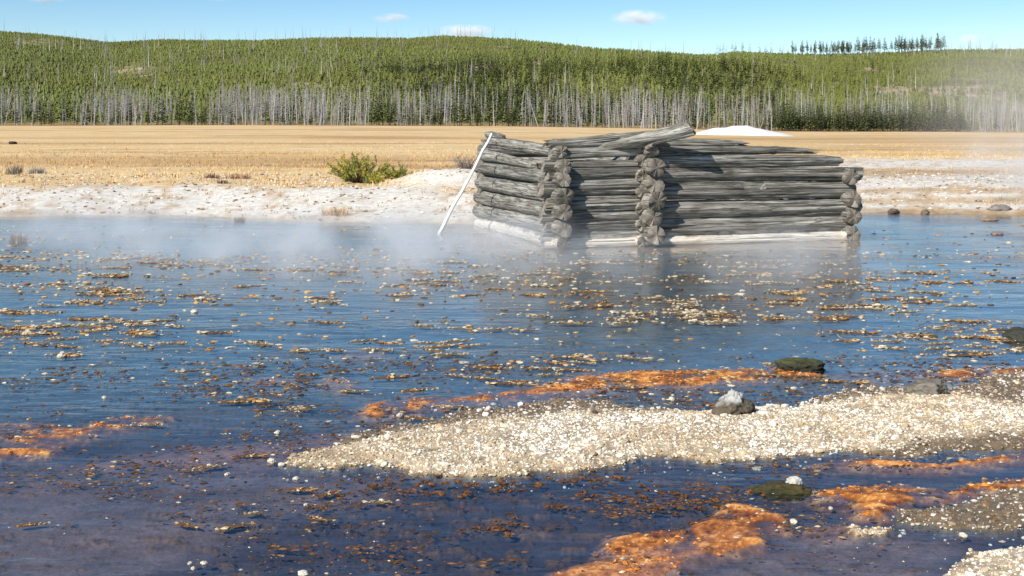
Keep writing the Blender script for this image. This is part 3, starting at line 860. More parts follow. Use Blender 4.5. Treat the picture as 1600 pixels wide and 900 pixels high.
rg = np.random.default_rng(5)
X, Y = scatter(150000, 560, 940, 380, 1760, rg)
z, c, gr, wet, px, py = bed_fields(X, Y)
keep = (rg.random(len(X)) < gr * (1 - .45 * wet)) & (gr > .015)
X, Y, z, wet, gr = X[keep][:28500], Y[keep][:28500], z[keep][:28500], wet[keep][:28500], gr[keep][:28500]
n = len(X)
r = .0026 + .0075 * rg.random(n) ** 3 + .016 * (rg.random(n) < .025) * rg.random(n)
tV, tF = ICO[0]
P, F = replicate(tV, tF, np.stack([X, Y, z + r * .15], 1), np.stack([r * (1 + .6 * rg.random(n)), r, r * (.5 + .3 * rg.random(n))], 1), rg.random(n) * 6.28, (rg.random(n) - .5), .55, rg)
pal = np.array([(.82, .77, .67), (.75, .66, .52), (.66, .53, .36), (.50, .36, .21), (.36, .28, .20)])
pc = pal[np.clip((rg.random(n) * 3.4 + 3.2 * fbm(X * 2.2, Y * 3.4, 0, 90, 5, .65) + .1).astype(int), 0, 4)] * (.85 + .25 * rg.random((n, 1)))
pw = np.array([(.20, .13, .07), (.32, .24, .16), (.62, .57, .5), (.11, .085, .06)])[rg.integers(0, 4, n)]
mk = (rg.random(n) < np.maximum(wet * .9, .55 * sstep(.98, .6, gr)))[:, None]
pc = np.where(mk, pw, pc)
obj('gravel', mesh('gravel', P, F, np.repeat(pc, len(tV), 0), False, [M_STONE]), kind='stuff')

# crusts of sinter and algae standing in the shallow water: clumps of lumpy flakes
def clump_mesh(name, seed, pal, n, spread, r):
    rg = np.random.default_rng(seed)
    tV, tF = ICO[0]
    pos = np.stack([(rg.random(n) - .5) * spread * (.6 + rg.random(n)), (rg.random(n) - .5) * spread * .35, rg.random(n) * r * .6], 1)
    rr = r * (.35 + .75 * rg.random(n) ** 1.5)
    P, F = replicate(tV, tF, pos, np.stack([rr * (1 + .9 * rg.random(n)), rr, rr * (.35 + .35 * rg.random(n))], 1), rg.random(n) * 6.28, (rg.random(n) - .5) * 1.3, 1.1, rg)
    bV = ICO[1][0] * (1 + .35 * (rg.random((len(ICO[1][0]), 1)) - .5)) * (spread * .45, spread * .22, r * .40)
    pi = rg.integers(0, len(pal), n)
    c = np.repeat(np.array(pal)[pi] * (.8 + .4 * rg.random((n, 1))), len(tV), 0)
    top = np.clip((P[:, 2] - r * .18) / (r * .5), 0, 1)[:, None] * (rg.random((len(P), 1)) > .3)
    c = c * (1 - .45 * top) + np.array(pal[0]) * .45 * top
    if r < .01: return mesh(name, P, F, c, False, [M_CRUST])
    c = np.concatenate([c, np.tile(np.array(pal[3]) * 1.2, (len(bV), 1))])
    return mesh(name, np.concatenate([P, bV]), [F, ICO[1][1] + len(P)], c, False, [M_CRUST])
WHITEISH = [(.60, .52, .38), (.50, .38, .21), (.34, .21, .08), (.13, .09, .045), (.58, .50, .36), (.24, .17, .09)]
ORANGE = [(.60, .38, .15), (.48, .24, .06), (.30, .13, .035), (.11, .06, .025), (.60, .48, .30), (.17, .09, .035)]
BROWN = [(.13, .055, .018), (.08, .036, .015), (.045, .028, .014), (.24, .095, .022)]
CL_W = [clump_mesh('sinter_crust', 200 + k, WHITEISH, 15 + k % 8, .15, .0125) for k in range(8)]
CL_O = [clump_mesh('algae_crust', 220 + k, ORANGE, 15 + k % 8, .16, .0118) for k in range(6)]
CL_B = [clump_mesh('algae_fleck', 240 + k, BROWN, 6 + k % 4, .026, .007) for k in range(6)]

def crust_weight(X, Y):
    py = HOR + CAM_H * FOC / Y; px = 800 + X / Y * FOC
    cl = fbm(X * .55, Y * 1.3, 0, 95, 4, .6)
    w = sstep(355, 430, py) * sstep(690, 560, py) * sstep(-.22, .28, cl)
    w = w * (1 - .55 * sstep(520, 430, py) * sstep(420, 700, px))
    left = sstep(705, 735, py) * sstep(850, 810, py) * sstep(720, 520, px) * sstep(-.15, .25, fbm(X * 1.6, Y * 3.2, 6, 96, 4, .6)) * .9
    return np.maximum(w, left)
rg = np.random.default_rng(15)
X, Y = scatter(9000, 362, 830, -60, 1660, rg)
z, c, gr, wet, px, py = bed_fields(X, Y)
keep = (rg.random(len(X)) < crust_weight(X, Y)) & (gr < .12)
cab_t = (X - O.x) * UU.x + (Y - O.y) * UU.y; cab_s = (X - O.x) * VV.x + (Y - O.y) * VV.y
keep &= ~((cab_t > -.5) & (cab_t < 5) & (cab_s > -.5))
X, Y = X[keep], Y[keep]
sz = (.55 + 1.0 * rg.random(len(X)) ** 2) * np.clip(Y / 8.5, .5, 1.3) * .88
order = np.argsort(-sz / Y)
X, Y, sz = X[order], Y[order], sz[order]
big = min(300, len(X))
for k in range(big):
    orange = rg.random() < .38 + .25 * float(sstep(9.5, 8, Y[k]))
    me = (CL_O if orange else CL_W)[rg.integers(0, 6)]
    if orange:
        o = obj('algae_crust', me, None, (X[k], Y[k], .001), 'small lumpy orange and tan crust of algae poking out of the blue water', 'algae crust', 'orange crusts in the shallow water')
    else:
        o = obj('sinter_crust', me, None, (X[k], Y[k], .001), 'small lumpy pale crust of sinter poking out of the blue water', 'sinter crust', 'pale crusts in the shallow water')
    o.scale = (sz[k] * 1.15, sz[k] * .9, sz[k] * .85)
    o.rotation_euler.z = (rg.random() - .5) * 1.0
# the many smaller ones, beyond counting
X2, Y2 = scatter(60000, 352, 860, -120, 1720, rg)
w = crust_weight(X2, Y2)
_, _, gr, _, px, py = bed_fields(X2, Y2)
fl = sstep(-40, 40, poly_sd(px, py, FLECK)) * sstep(-.1, .25, fbm(X2 * 2.2, Y2 * 3.5, 3, 97, 4, .6))
keep = (rg.random(len(X2)) < np.maximum(w * .28, fl * .12) + .010 + .034 * sstep(380, 430, py) * sstep(680, 620, py)) & (gr < .12)
ct = (X2 - O.x) * UU.x + (Y2 - O.y) * UU.y; cs = (X2 - O.x) * VV.x + (Y2 - O.y) * VV.y
keep &= ~((ct > -.3) & (ct < 4.8) & (cs > -.35))
X2, Y2, fl = X2[keep], Y2[keep], fl[keep]
n = len(X2)
tV, tF = ICO[0]
r = (.005 + .013 * rg.random(n) ** 2) * np.clip(Y2 / 9, .45, 1.4)
P, F = replicate(tV, tF, np.stack([X2, Y2, np.full(n, .0005)], 1), np.stack([r * (1 + 1.2 * rg.random(n)), r, r * (.35 + .3 * rg.random(n))], 1), (rg.random(n) - .5) * 1.6, (rg.random(n) - .5) * .6, .7, rg)
palW, palB = np.array(WHITEISH + ORANGE), np.array(BROWN)
cc = np.where((rg.random(n) < np.clip(fl * 1.2 + sstep(8.6, 7.2, Y2) * .75, 0, .95))[:, None], palB[rg.integers(0, len(palB), n)], palW[rg.integers(0, len(palW), n)])
obj('crust_bits', mesh('crust_bits', P, F, np.repeat(cc, len(tV), 0), False, [M_CRUST]), kind='stuff')
# winding scum lines of brown and rusty bits that follow the currents
X3, Y3 = scatter(420000, 545, 900, -60, 1660, rg)
wf = fbm(X3 * .9, Y3 * 2.6, 11, 105, 5, .6)
ridge = np.abs((wf * 5.5) % 1.0 - .5)
px = 800 + X3 / Y3 * FOC; py = HOR + CAM_H * FOC / Y3
gate = sstep(-.15, .25, fbm(X3 * 1.1, Y3 * 1.9, 4, 106, 4, .6)) * sstep(545, 590, py)
keep = (rg.random(len(X3)) < 1.0 * sstep(.08, .0, ridge) * gate + .012 * gate)
X3, Y3 = X3[keep], Y3[keep]
_, _, gr, _, px, py = bed_fields(X3, Y3)
keep = (gr < .12) & (rg.random(len(X3)) < np.where((px > 1290) & (py > 735), .25, 1))
X3, Y3, px, py = X3[keep][:15000], Y3[keep][:15000], px[keep][:15000], py[keep][:15000]; n = len(X3)
r = (.0022 + .0085 * rg.random(n) ** 3) * np.clip(Y3 / 6.5, .7, 1.4)
P, F = replicate(LUMP[0], LUMP[1], np.stack([X3, Y3, np.full(n, .0002)], 1), np.stack([r * (1.2 + 1.2 * rg.random(n)), r, r * .6], 1), (rg.random(n) - .5) * 2, None, .9, rg)
pal = np.array([(.10, .045, .018), (.055, .034, .018), (.20, .085, .022), (.30, .20, .09), (.55, .47, .33)])
obj('scum_lines', mesh('scum_lines', P, F, np.repeat(pal[rg.choice(5, n, p=(.36, .30, .18, .10, .06))] * (.7 + .5 * rg.random((n, 1))), 7, 0), False, [M_CRUST]), kind='stuff')
# finer brown flecks, thick in the dark water below the bar
X3, Y3 = scatter(60000, 725, 900, 420, 1300, rg)
_, _, gr, _, px, py = bed_fields(X3, Y3)
fl3 = sstep(-60, 70, poly_sd(px + 60 * fbm(X3 * 2, Y3 * 2, 0, 12, 3), py, FLECK)) * sstep(-.10, .38, fbm(X3 * 2.2, Y3 * 13 - X3 * 2, 3, 98, 5, .68)) ** 1.5
keep = (rg.random(len(X3)) < fl3 * .22) & (gr < .12)
X3, Y3 = X3[keep], Y3[keep]; n = len(X3)
r = .002 + .007 * rg.random(n) ** 2.5
P, F = replicate(LUMP[0], LUMP[1], np.stack([X3, Y3, np.full(n, .0003)], 1), np.stack([r * (1.2 + 1.6 * rg.random(n)), r, r * .55], 1), (rg.random(n) - .5) * 1.6, None, .8, rg)
obj('algae_bits', mesh('algae_bits', P, F, np.repeat(np.array(BROWN)[rg.integers(0, 4, n)], 7, 0), False, [M_CRUST]), kind='stuff')
# grains of mat and sinter lying on the orange mats
X3, Y3 = scatter(70000, 566, 900, -60, 1700, rg)
_, c3, gr, _, px, py = bed_fields(X3, Y3)
on = sstep(.10, .25, c3[:, 0] - c3[:, 2] * 1.6) * (gr < .05)
keep = rg.random(len(X3)) < on * .8 * sstep(-.3, .3, fbm(X3 * 6, Y3 * 14, 3, 99, 4, .65))
X3, Y3, c3 = X3[keep][:14000], Y3[keep][:14000], c3[keep][:14000]; n = len(X3)
z3, _, _, _, _, _ = bed_fields(X3, Y3)
r = .003 + .008 * rg.random(n) ** 2.5
P, F = replicate(LUMP[0], LUMP[1], np.stack([X3, Y3, np.maximum(z3, -.004) + r * .1], 1), np.stack([r * (1.2 + .9 * rg.random(n)), r, r * .6], 1), rg.random(n) * 6.28, None, .8, rg)
pal = np.array([(.70, .24, .03), (.34, .11, .025), (.10, .05, .02), (.66, .40, .14), (.62, .52, .36)])
obj('mat_grains', mesh('mat_grains', P, F, np.repeat(pal[rg.choice(5, n, p=(.34, .24, .2, .15, .07))] * (.7 + .5 * rg.random((n, 1))), 7, 0), False, [M_CRUST]), kind='stuff')
# brown flecks one can pick out in the dark water below the bar
X, Y = scatter(2600, 725, 890, 440, 1290, rg)
_, _, gr, _, px, py = bed_fields(X, Y)
fl = sstep(-30, 40, poly_sd(px, py, FLECK)) * sstep(-.1, .25, fbm(X * 2.2, Y * 3.5, 3, 97, 4, .6))
keep = (rg.random(len(X)) < fl * .5) & (gr < .12)
X, Y = X[keep][:260], Y[keep][:260]
for k in range(len(X)):
    o = obj('algae_fleck', CL_B[rg.integers(0, 6)], None, (X[k], Y[k], .0), 'brown fleck of algae afloat in the dark blue water below the gravel bar', 'algae', 'brown algae flecks below the gravel bar')
    s = .6 + .9 * rg.random()
    o.scale = (s * 1.2, s, s * .8); o.rotation_euler.z = (rg.random() - .5) * 1.4

# ------------------------------------------------------------------ shore plants
def blades(pos, h, w, lean, n_per, rg, col):
    """tufts of thin blades, one triangle each"""
    n = len(pos) * n_per
    base = np.repeat(pos, n_per, 0)
    hh = np.repeat(h, n_per) * (.55 + .6 * rg.random(n)); a = rg.random(n) * 6.28; b = rg.random(n) * 6.28
    rad = np.repeat(w, n_per) * rg.random(n) * 4
    base = base + np.stack([np.cos(a) * rad, np.sin(a) * rad, np.zeros(n)], 1)
    ww = np.repeat(w, n_per)
    dv = np.stack([np.cos(b) * ww, np.sin(b) * ww, np.zeros(n)], 1)
    ln = lean * hh * rg.random(n)
    tip = base + np.stack([np.cos(a) * ln, np.sin(a) * ln, hh], 1)
    V = np.stack([base - dv * .5, base + dv * .5, tip], 1).reshape(-1, 3)
    F = np.arange(3 * n).reshape(-1, 3)
    c = np.repeat(np.repeat(col, n_per, 0) * (.75 + .5 * rg.random((n, 1))), 3, 0)
    return V, F, c
rg = np.random.default_rng(21)
n = 42000
Y = np.sqrt(rg.random(n) * (75 ** 2 - 20.5 ** 2) + 20.5 ** 2); X = (-120 + rg.random(n) * 1850 - 800) / FOC * Y
z = ground_z(X, Y)
lcx = land_col(X, Y, z)
isw = lcx[:, 2] > .40
px = 800 + X / Y * FOC; ys = CAM_H * FOC / (np.interp(px, SHORE_X, SHORE_Y) - HOR)
patch = fbm(X * .6, Y * .6, 0, 66, 4, .6)
keep = (z > .03) & (rg.random(n) < np.where(isw, .16 * (patch > 0), .25 + .55 * (patch > 0)) * (.12 + .88 * sstep(58, 34, Y)))
ct = (X - O.x) * UU.x + (Y - O.y) * UU.y; cs = (X - O.x) * VV.x + (Y - O.y) * VV.y
keep &= ~((ct > -.5) & (ct < 5) & (cs < 5))
X, Y, z, lcx, isw = X[keep], Y[keep], z[keep], lcx[keep], isw[keep]
col = np.where(isw[:, None], np.array((.42, .29, .16)), lcx * .92)
V, F, c = blades(np.stack([X, Y, z - .01], 1), np.where(isw, .05, .075) * (.6 + .8 * rg.random(len(X))), .022 + 0 * X, .6, 6, rg, col)
obj('dry_grass', mesh('dry_grass', V, F, c, False, [M_GRASS]), kind='stuff')
# small stones strewn over the white shore
n = 14000
Y = np.sqrt(rg.random(n) * (30 ** 2 - 20 ** 2) + 20 ** 2); X = (-120 + rg.random(n) * 1850 - 800) / FOC * Y
z = ground_z(X, Y); lcx = land_col(X, Y, z)
ct = (X - O.x) * UU.x + (Y - O.y) * UU.y; cs = (X - O.x) * VV.x + (Y - O.y) * VV.y
keep = (z > .0) & (lcx[:, 2] > .2) & (fbm(X * .8, Y * .8, 0, 67, 4, .6) > -.25) & ~((ct > -.5) & (ct < 5) & (cs < 4.4))
X, Y, z = X[keep], Y[keep], z[keep]; n = len(X)
r = .006 + .030 * rg.random(n) ** 4
P, F = replicate(LUMP[0], LUMP[1], np.stack([X, Y, z + r * .2], 1), np.stack([r * 1.5, r * 1.2, r * .7], 1), rg.random(n) * 6.28, None, .5, rg)
pal = np.array([(.7, .64, .55), (.4, .3, .2), (.2, .15, .1), (.55, .45, .33), (.8, .76, .7)])
obj('shore_pebbles', mesh('shore_pebbles', P, F, np.repeat(pal[rg.integers(0, 5, n)], 7, 0), False, [M_STONE]), kind='stuff')

def grass_tuft(x, y, D, h, w, n, label, col=(.55, .38, .18), seed=0, z=None):
    rg = np.random.default_rng(seed)
    p = at(x, y, D)
    zz = float(ground_z(p.x, p.y)) if z is None else z
    V, F, c = blades(np.zeros((n // 8, 3)) + np.stack([(rg.random(n // 8) - .5) * w, (rg.random(n // 8) - .5) * w * .6, np.zeros(n // 8)], 1), np.full(n // 8, h), np.full(n // 8, .018), .55, 8, rg, np.tile(np.array(col), (n // 8, 1)))
    obj('grass_tuft', mesh('grass_tuft', V, F, c, False, [M_GRASS]), None, (p.x, p.y, zz - .02), label, 'grass tuft')
grass_tuft(522, 338, 20.8, .22, .36, 480, 'straw coloured grass tuft at the water edge below the green bush', seed=1, z=.02)
grass_tuft(375, 346, 20.5, .10, .10, 120, 'tiny brown tuft standing in the water near the left shore', (.30, .22, .15), 2, z=0)
grass_tuft(27, 378, 17.0, .14, .12, 200, 'small brown tuft standing in the water at the left edge', (.28, .18, .12), 3, z=0)
grass_tuft(22, 280, 30, .28, .3, 160, 'grey dry weed in the meadow at the far left', (.22, .19, .15), 4)
grass_tuft(57, 279, 30, .20, .28, 160, 'small grey sage weed right of the dry weed at the far left', (.24, .23, .2), 5)
grass_tuft(332, 282, 28, .16, .25, 100, 'dark weed at the edge of the white shore left of the bush', (.16, .10, .08), 6)
grass_tuft(372, 282, 28, .16, .5, 160, 'reddish brown weeds at the meadow edge left of the bush', (.30, .18, .12), 7)
grass_tuft(347, 302, 25, .14, .16, 60, 'dark twisted twig lying on the white shore', (.12, .08, .06), 8)

def twig_bush(x, y, D, h, w, n, label, col, seed):
    rg = np.random.default_rng(seed)
    p = at(x, y, D); zz = float(ground_z(p.x, p.y))
    root = obj('bare_bush', None, None, (p.x, p.y, zz), label, 'bush')
    Vs, Fs, Ts, k = [], [], [], 0
    for q in range(n):
        a = rg.random() * 6.28; l = .35 + .65 * rg.random()
        e = np.array((math.cos(a) * w * l * .5, math.sin(a) * w * .4 * l, h * (.5 + .5 * rg.random())))
        s = np.array(((rg.random() - .5) * w * .25, (rg.random() - .5) * .1, -.02))
        V, F, T = tube(s, e, .010, .004, 3, 3, .06, seed + q)
        Vs.append(V); Fs.append(F + k); Ts.append(T + k); k += len(V)
        for g in range(3):
            m = s + (e - s) * (.4 + .5 * rg.random())
            V, F, T = tube(m, m + (rg.random(3) - .5) * np.array((.3, .3, .2)) + (0, 0, .12), .006, .003, 3, 2, .02, seed + q * 9 + g)
            Vs.append(V); Fs.append(F + k); Ts.append(T + k); k += len(V)
    V = np.concatenate(Vs)
    c = np.tile(np.array(col), (len(V), 1)) * (.8 + .4 * rg.random((len(V), 1)))
    obj('branches', mesh('branches', V, [np.concatenate(Fs), np.concatenate(Ts)], c, False, [M_TWIG]), root)
twig_bush(728, 262, 25.6, .42, .75, 34, 'bare grey twiggy bush beside the left end of the cabin', (.22, .18, .16), 60)

def pine_bush(x, y, D, h, w, n, label, seed, cols=((.32, .30, .05), (.42, .36, .06), (.18, .21, .05))):
    """a low young pine: spreading stems that end in brushes of needles"""
    rg = np.random.default_rng(seed)
    p = at(x, y, D); zz = float(ground_z(p.x, p.y))
    root = obj('pine_shrub', None, None, (p.x, p.y, zz), label, 'shrub')
    Vs, Fs, Ts, k = [], [], [], 0
    NV, NC = [], []
    for q in range(n):
        a = rg.random() * 6.28; l = rg.random() ** .6
        top = np.array((math.cos(a) * w * .5 * l, math.sin(a) * w * .4 * l, h * (.30 + .60 * rg.random()) * (1.0 - .5 * l * l)))
        s = np.array((top[0] * .15, top[1] * .15, -.02))
        V, F, T = tube(s, top, .014, .007, 4, 4, .04, seed + q)
        Vs.append(V); Fs.append(F + k); Ts.append(T + k); k += len(V)
        dirn = top - s; dirn /= np.linalg.norm(dirn)
        cb = np.array(cols[rg.integers(0, len(cols))])
        for g in range(4):                                           # side shoots
            c0 = s + (top - s) * (.55 + .45 * g / 3)
            c1 = c0 + (dirn * .5 + (rg.random(3) - .5) * 1.5 + (0, 0, .3)) * .12
            m = 26
            t = rg.random(m)
            b = c0 + (c1 - c0) * t[:, None]
            dd = (c1 - c0) / np.linalg.norm(c1 - c0) * .45 + (rg.random((m, 3)) - .5) * 2.2 + (0, 0, .12)
            dd /= np.linalg.norm(dd, axis=1)[:, None]
            e = b + dd * (.05 + .035 * rg.random((m, 1)))
            sd = np.cross(dd, rg.random((m, 3)) - .5); sd /= np.linalg.norm(sd, axis=1)[:, None]
            NV.append(np.stack([b - sd * .007, b + sd * .007, e], 1).reshape(-1, 3))
            NC.append(np.repeat(cb * (.7 + .6 * rg.random((m, 1))), 3, 0))
    V = np.concatenate(Vs)
    obj('stems', mesh('stems', V, [np.concatenate(Fs), np.concatenate(Ts)], np.tile((.12, .085, .055), (len(V), 1)), False, [M_TWIG]), root)
    V = np.concatenate(NV)
    obj('foliage', mesh('foliage', V, np.arange(len(V)).reshape(-1, 3), np.concatenate(NC), False, [M_LEAF]), root)
pine_bush(562, 278, 26.0, .68, 1.36, 50, 'yellow green pine shrub on the white shore, the largest bush', 300)
pine_bush(625, 268, 27.0, .34, .75, 20, 'low green pine shrub just right of the largest bush', 310)
pine_bush(588, 291, 25.0, .20, .42, 14, 'small sprig of pine in front of the largest bush', 320)
pine_bush(1325, 265, 27, .20, .40, 16, 'small dark green shrub behind the right end of the cabin', 330, ((.07, .09, .03), (.12, .12, .03)))
pine_bush(855, 232, 34, .35, .5, 16, 'green shrub showing over the sagging top of the cabin', 340, ((.12, .15, .03), (.18, .18, .04)))

# far cone of white sinter
p = at(1152, 209, 147)
gx, gy = np.meshgrid(np.linspace(-8, 8, 60), np.linspace(-5, 5, 30))
rr = np.sqrt((gx / 7.2) ** 2 + (gy / 4.5) ** 2)
mz = 1.5 * np.clip(1 - rr, 0, 1) ** .8 * (1 + .18 * fbm(gx * .7, gy * .7, 0, 83, 4)) - .25
mc = np.array((.78, .75, .71)) * (1 + .15 * fbm(gx * 1.5, gy * 1.5, 0, 84, 4))[..., None]
obj('sinter_mound', mesh('sinter_mound', np.stack([gx, gy, mz], -1).reshape(-1, 3), grid_faces(30, 60), mc.reshape(-1, 3), True, [M_STONE]), None, (p.x, p.y, float(ground_z(p.x, p.y))), 'low white sinter mound on the far side of the golden meadow', 'mound')

# ------------------------------------------------------------------ forest
def dead_parts(seed, h=10.0):
    rg = np.random.default_rng(seed)
    lean = (rg.random(2) - .5) * .05 * h
    n, seg = 5, 4
    V = []
    for k in range(seg + 1):
        t = k / seg; r = .13 * (1 - t) + .02
        c = np.array((lean[0] * t * t, lean[1] * t * t, h * t))
        V += [c + (math.cos(2 * math.pi * q / n) * r, math.sin(2 * math.pi * q / n) * r, 0) for q in range(n)]
    F = [(k * n + q, k * n + (q + 1) % n, (k + 1) * n + (q + 1) % n, (k + 1) * n + q) for k in range(seg) for q in range(n)]
    trunk = (np.array(V), np.array(F))
    B = []
    for k in range(40):
        t = .22 + .74 * rg.random(); a = rg.random() * 6.28; l = (1.25 - .85 * t) * (.4 + .8 * rg.random())
        c = np.array((lean[0] * t * t, lean[1] * t * t, h * t))
        e = c + (math.cos(a) * l, math.sin(a) * l, l * (.15 - .5 * rg.random()))
        B += [c + (0, 0, .05), c - (0, 0, .05), e]
    return trunk, np.array(B)
def pine_parts(seed, h=8.0, base=.12, wid=1.15, n=46):
    rg = np.random.default_rng(seed)
    tr = tube((0, 0, -.2), (0, 0, h * .96), .13, .02, 5, 3, 0, seed)
    B = []
    for k in range(n):
        t = base + (1 - base) * (k + rg.random()) / n
        a = k * 2.4 + rg.random(); l = wid * (1.02 - t) ** .75 * (.65 + .6 * rg.random()) + .10
        c = np.array((0, 0, h * t)); d = np.array((math.cos(a), math.sin(a), 0)); s = np.array((-d[1], d[0], 0)) * l * (.32 + .2 * rg.random())
        m = c + d * l * .6 + (0, 0, .16 * l + .25 * (rg.random() - .3)); e = c + d * l + (0, 0, -.18 * l + .35 * (rg.random() - .3))
        B += [c, m - s, e, c, e, m + s]
    return tr, np.array(B)

def tri_join(B):
    return np.arange(len(B)).reshape(-1, 3)

GREY = [(.36, .345, .325), (.26, .25, .24), (.43, .41, .385), (.29, .245, .21)]
DEAD = []
for k in range(10):
    (tv, tf), B = dead_parts(400 + k)
    g = np.array(GREY[k % 4])
    DEAD.append((mesh('trunk', tv, tf, np.tile(g, (len(tv), 1)), True, [M_TWIG]), mesh('branches', B, tri_join(B), np.tile(g * .9, (len(B), 1)), False, [M_TWIG])))
GREEN = [(.095, .125, .038), (.080, .105, .040), (.12, .14, .042), (.062, .082, .036)]
PINE = []
for k in range(10):
    (tv, tf, tt), B = pine_parts(430 + k)
    g = np.array(GREEN[k % 4]); rg = np.random.default_rng(k)
    bc_ = np.repeat(g * (.65 + .7 * rg.random((len(B) // 6, 1))), 6, 0)
    PINE.append((mesh('trunk', tv, [tf, tt], np.tile((.16, .135, .11), (len(tv), 1)), True, [M_TWIG]), mesh('crown', B, tri_join(B), bc_, False, [M_LEAF])))
TALL = []
for k in range(6):
    (tv, tf, tt), B = pine_parts(460 + k, 8.0, .24 + .1 * (k % 3), 1.5, 40)
    g = np.array(GREEN[(k + 1) % 4]) * 1.15 + .035; rg = np.random.default_rng(k + 50)
    bc_ = np.repeat(g * (.7 + .6 * rg.random((len(B) // 6, 1))), 6, 0)
    TALL.append((mesh('trunk', tv, [tf, tt], np.tile((.19, .17, .15), (len(tv), 1)), True, [M_TWIG]), mesh('crown', B, tri_join(B), bc_, False, [M_LEAF])))

def plant_tree(name, parts, names, X, Y, h, base_h, rot, label, cat, group, fat=1.0, lean=.05):
    root = obj(name, None, None, (X, Y, float(ground_z(X, Y)) - .05), label, cat, group)
    s = h / base_h
    root.scale = (s * fat, s * fat, s); root.rotation_euler = (lean * (random.random() - .5), lean * (random.random() - .5), rot)
    for me, nm in zip(parts, names):
        obj(nm, me, root)
    return root

rg = np.random.default_rng(33)
# the belt of dead lodgepole along the meadow edge, and the green belt at the right
n = 5200
px = -200 + rg.random(n) * 2000
s = rg.random(n) ** 1.4 * 70
Y = YB + 4.5 + s + 5 * fbm(px * .012, 0, 0, 34, 3)
X = (px - 800) / FOC * Y
cl = fbm(px * .010, s * .02, 0, 35, 4, .6)
rightgreen = sstep(1180, 1230, px) * sstep(1530, 1490, px)
dead_p = (.68 + .6 * cl) * (1 - rightgreen * sstep(40, 25, s) * .95) * (1 - .45 * sstep(640, 760, px) * sstep(1230, 1150, px) * sstep(10, 35, s))
dead = rg.random(n) < dead_p
keep = np.where(dead, rg.random(n) < np.clip(.55 + 1.1 * cl, .08, 1), rg.random(n) < np.where(rightgreen > .5, .9, .55))
X, Y, px, dead, s, rgn = X[keep], Y[keep], px[keep], dead[keep], s[keep], rightgreen[keep]
H = np.where(dead, 4.8 + 6.2 * rg.random(len(X)) ** .8, np.where(rgn > .5, 4.8 + 2.6 * rg.random(len(X)), 2.0 + 7.0 * rg.random(len(X)) ** 1.3))
H = np.where((px > 1500), H * .85, H)
ZG = ground_z(X, Y)
inframe = (px > -5) & (px < 1605)
order = np.argsort(Y)
ind = np.zeros(len(X), bool)
nd = nl = 0
for i in order:
    if not inframe[i]: continue
    if dead[i] and nd < 300:
        nd += 1; ind[i] = True
        plant_tree('dead_pine_tree', DEAD[rg.integers(0, 10)], ('trunk', 'branches'), X[i], Y[i], H[i], 10, rg.random() * 6.28, 'bare grey dead pine in the belt of dead trees along the meadow edge', 'tree', 'dead pines along the far edge of the meadow', .9, .16 if rg.random() < .85 else .6)
    elif not dead[i] and nl < 300:
        nl += 1; ind[i] = True
        plant_tree('pine_tree', PINE[rg.integers(0, 10)], ('trunk', 'crown'), X[i], Y[i], H[i], 8, rg.random() * 6.28, 'living green pine standing in the belt of trees along the meadow edge', 'tree', 'living pines along the far edge of the meadow')

def wood_stuff(name, variants, pos, h, base_h, rg, tint, fat=1.0, lean=.05):
    """the rest of a kind as one object: each copy of a template turned, scaled and tinted on its own"""
    Vs, Fs, Cs, off = [], [], [], 0
    vi = rg.integers(0, len(variants), len(pos))
    for k, (tV, tF, tC) in enumerate(variants):
        m = vi == k
        if not m.any(): continue
        sc = (h[m] / base_h)[:, None]
        P, F = replicate(tV, tF, pos[m], np.concatenate([sc * fat, sc * fat, sc], 1), rg.random(m.sum()) * 6.28, (rg.random(m.sum()) - .5) * lean, 0, rg)
        c = (tC[None] * tint[m][:, None, :]).reshape(-1, 3)
        Vs.append(P); Fs.append(F + off); Cs.append(c); off += len(P)
    return np.concatenate(Vs), np.concatenate(Fs), np.concatenate(Cs)

def dead_template(seed, seg3=True):
    (tv, tf), B = dead_parts(seed)
    tri = np.concatenate([tf[:, [0, 1, 2]], tf[:, [0, 2, 3]]])
    g = np.array(GREY[seed % 4])
    return np.concatenate([tv, B]), np.concatenate([tri, tri_join(B) + len(tv)]), np.concatenate([np.tile(g, (len(tv), 1)), np.tile(g * .9, (len(B), 1))])
def snag_template(seed):
    V = np.array([(-.14, 0, 0), (.14, -.05, 0), (0, .14, 0), (.05, 0, 10)]); F = np.array([(0, 1, 3), (1, 2, 3), (2, 0, 3)])
    rg = np.random.default_rng(seed); B = []
    for k in range(8):
        t = .3 + .6 * rg.random(); a = rg.random() * 6.28; l = .7 * (1.1 - t)
        B += [(0, 0, 10 * t + .06), (0, 0, 10 * t - .06), (math.cos(a) * l, math.sin(a) * l, 10 * t)]
    return np.concatenate([V, np.array(B)]), np.concatenate([F, tri_join(B) + 4]), np.tile(np.array(GREY[seed % 4]), (4 + len(B), 1))
def pine_template(seed, n=26, base=.08, wid=1.15, h=8.0):
    _, B = pine_parts(seed, h, base, wid, n)
    rg = np.random.default_rng(seed)
    return B, tri_join(B), np.repeat(.65 + .7 * rg.random((len(B) // 6, 1)), 6, 0) * np.ones((1, 3))
def young_template(seed):
    """a bushy young pine: jagged whorls round a cone"""
    rg = np.random.default_rng(seed)
    V, F, C = [], [], []
    for q, (z0, z1, r) in enumerate(((0.02, .66, .42), (.40, 1.0, .27))):
        b = len(V); m = 5
        V.append((0, 0, z1)); C.append(1.15)
        for k in range(m):
            a = 6.283 * k / m + q * .5; rr = r * (.7 + .6 * rg.random())
            V.append((math.cos(a) * rr, math.sin(a) * rr, z0 + .1 * (rg.random() - .5))); C.append(.85 + .3 * rg.random())
        for k in range(m):
            F.append((b, b + 1 + k, b + 1 + (k + 1) % m))
    return np.array(V), np.array(F), np.array(C)[:, None] * np.ones((1, 3))

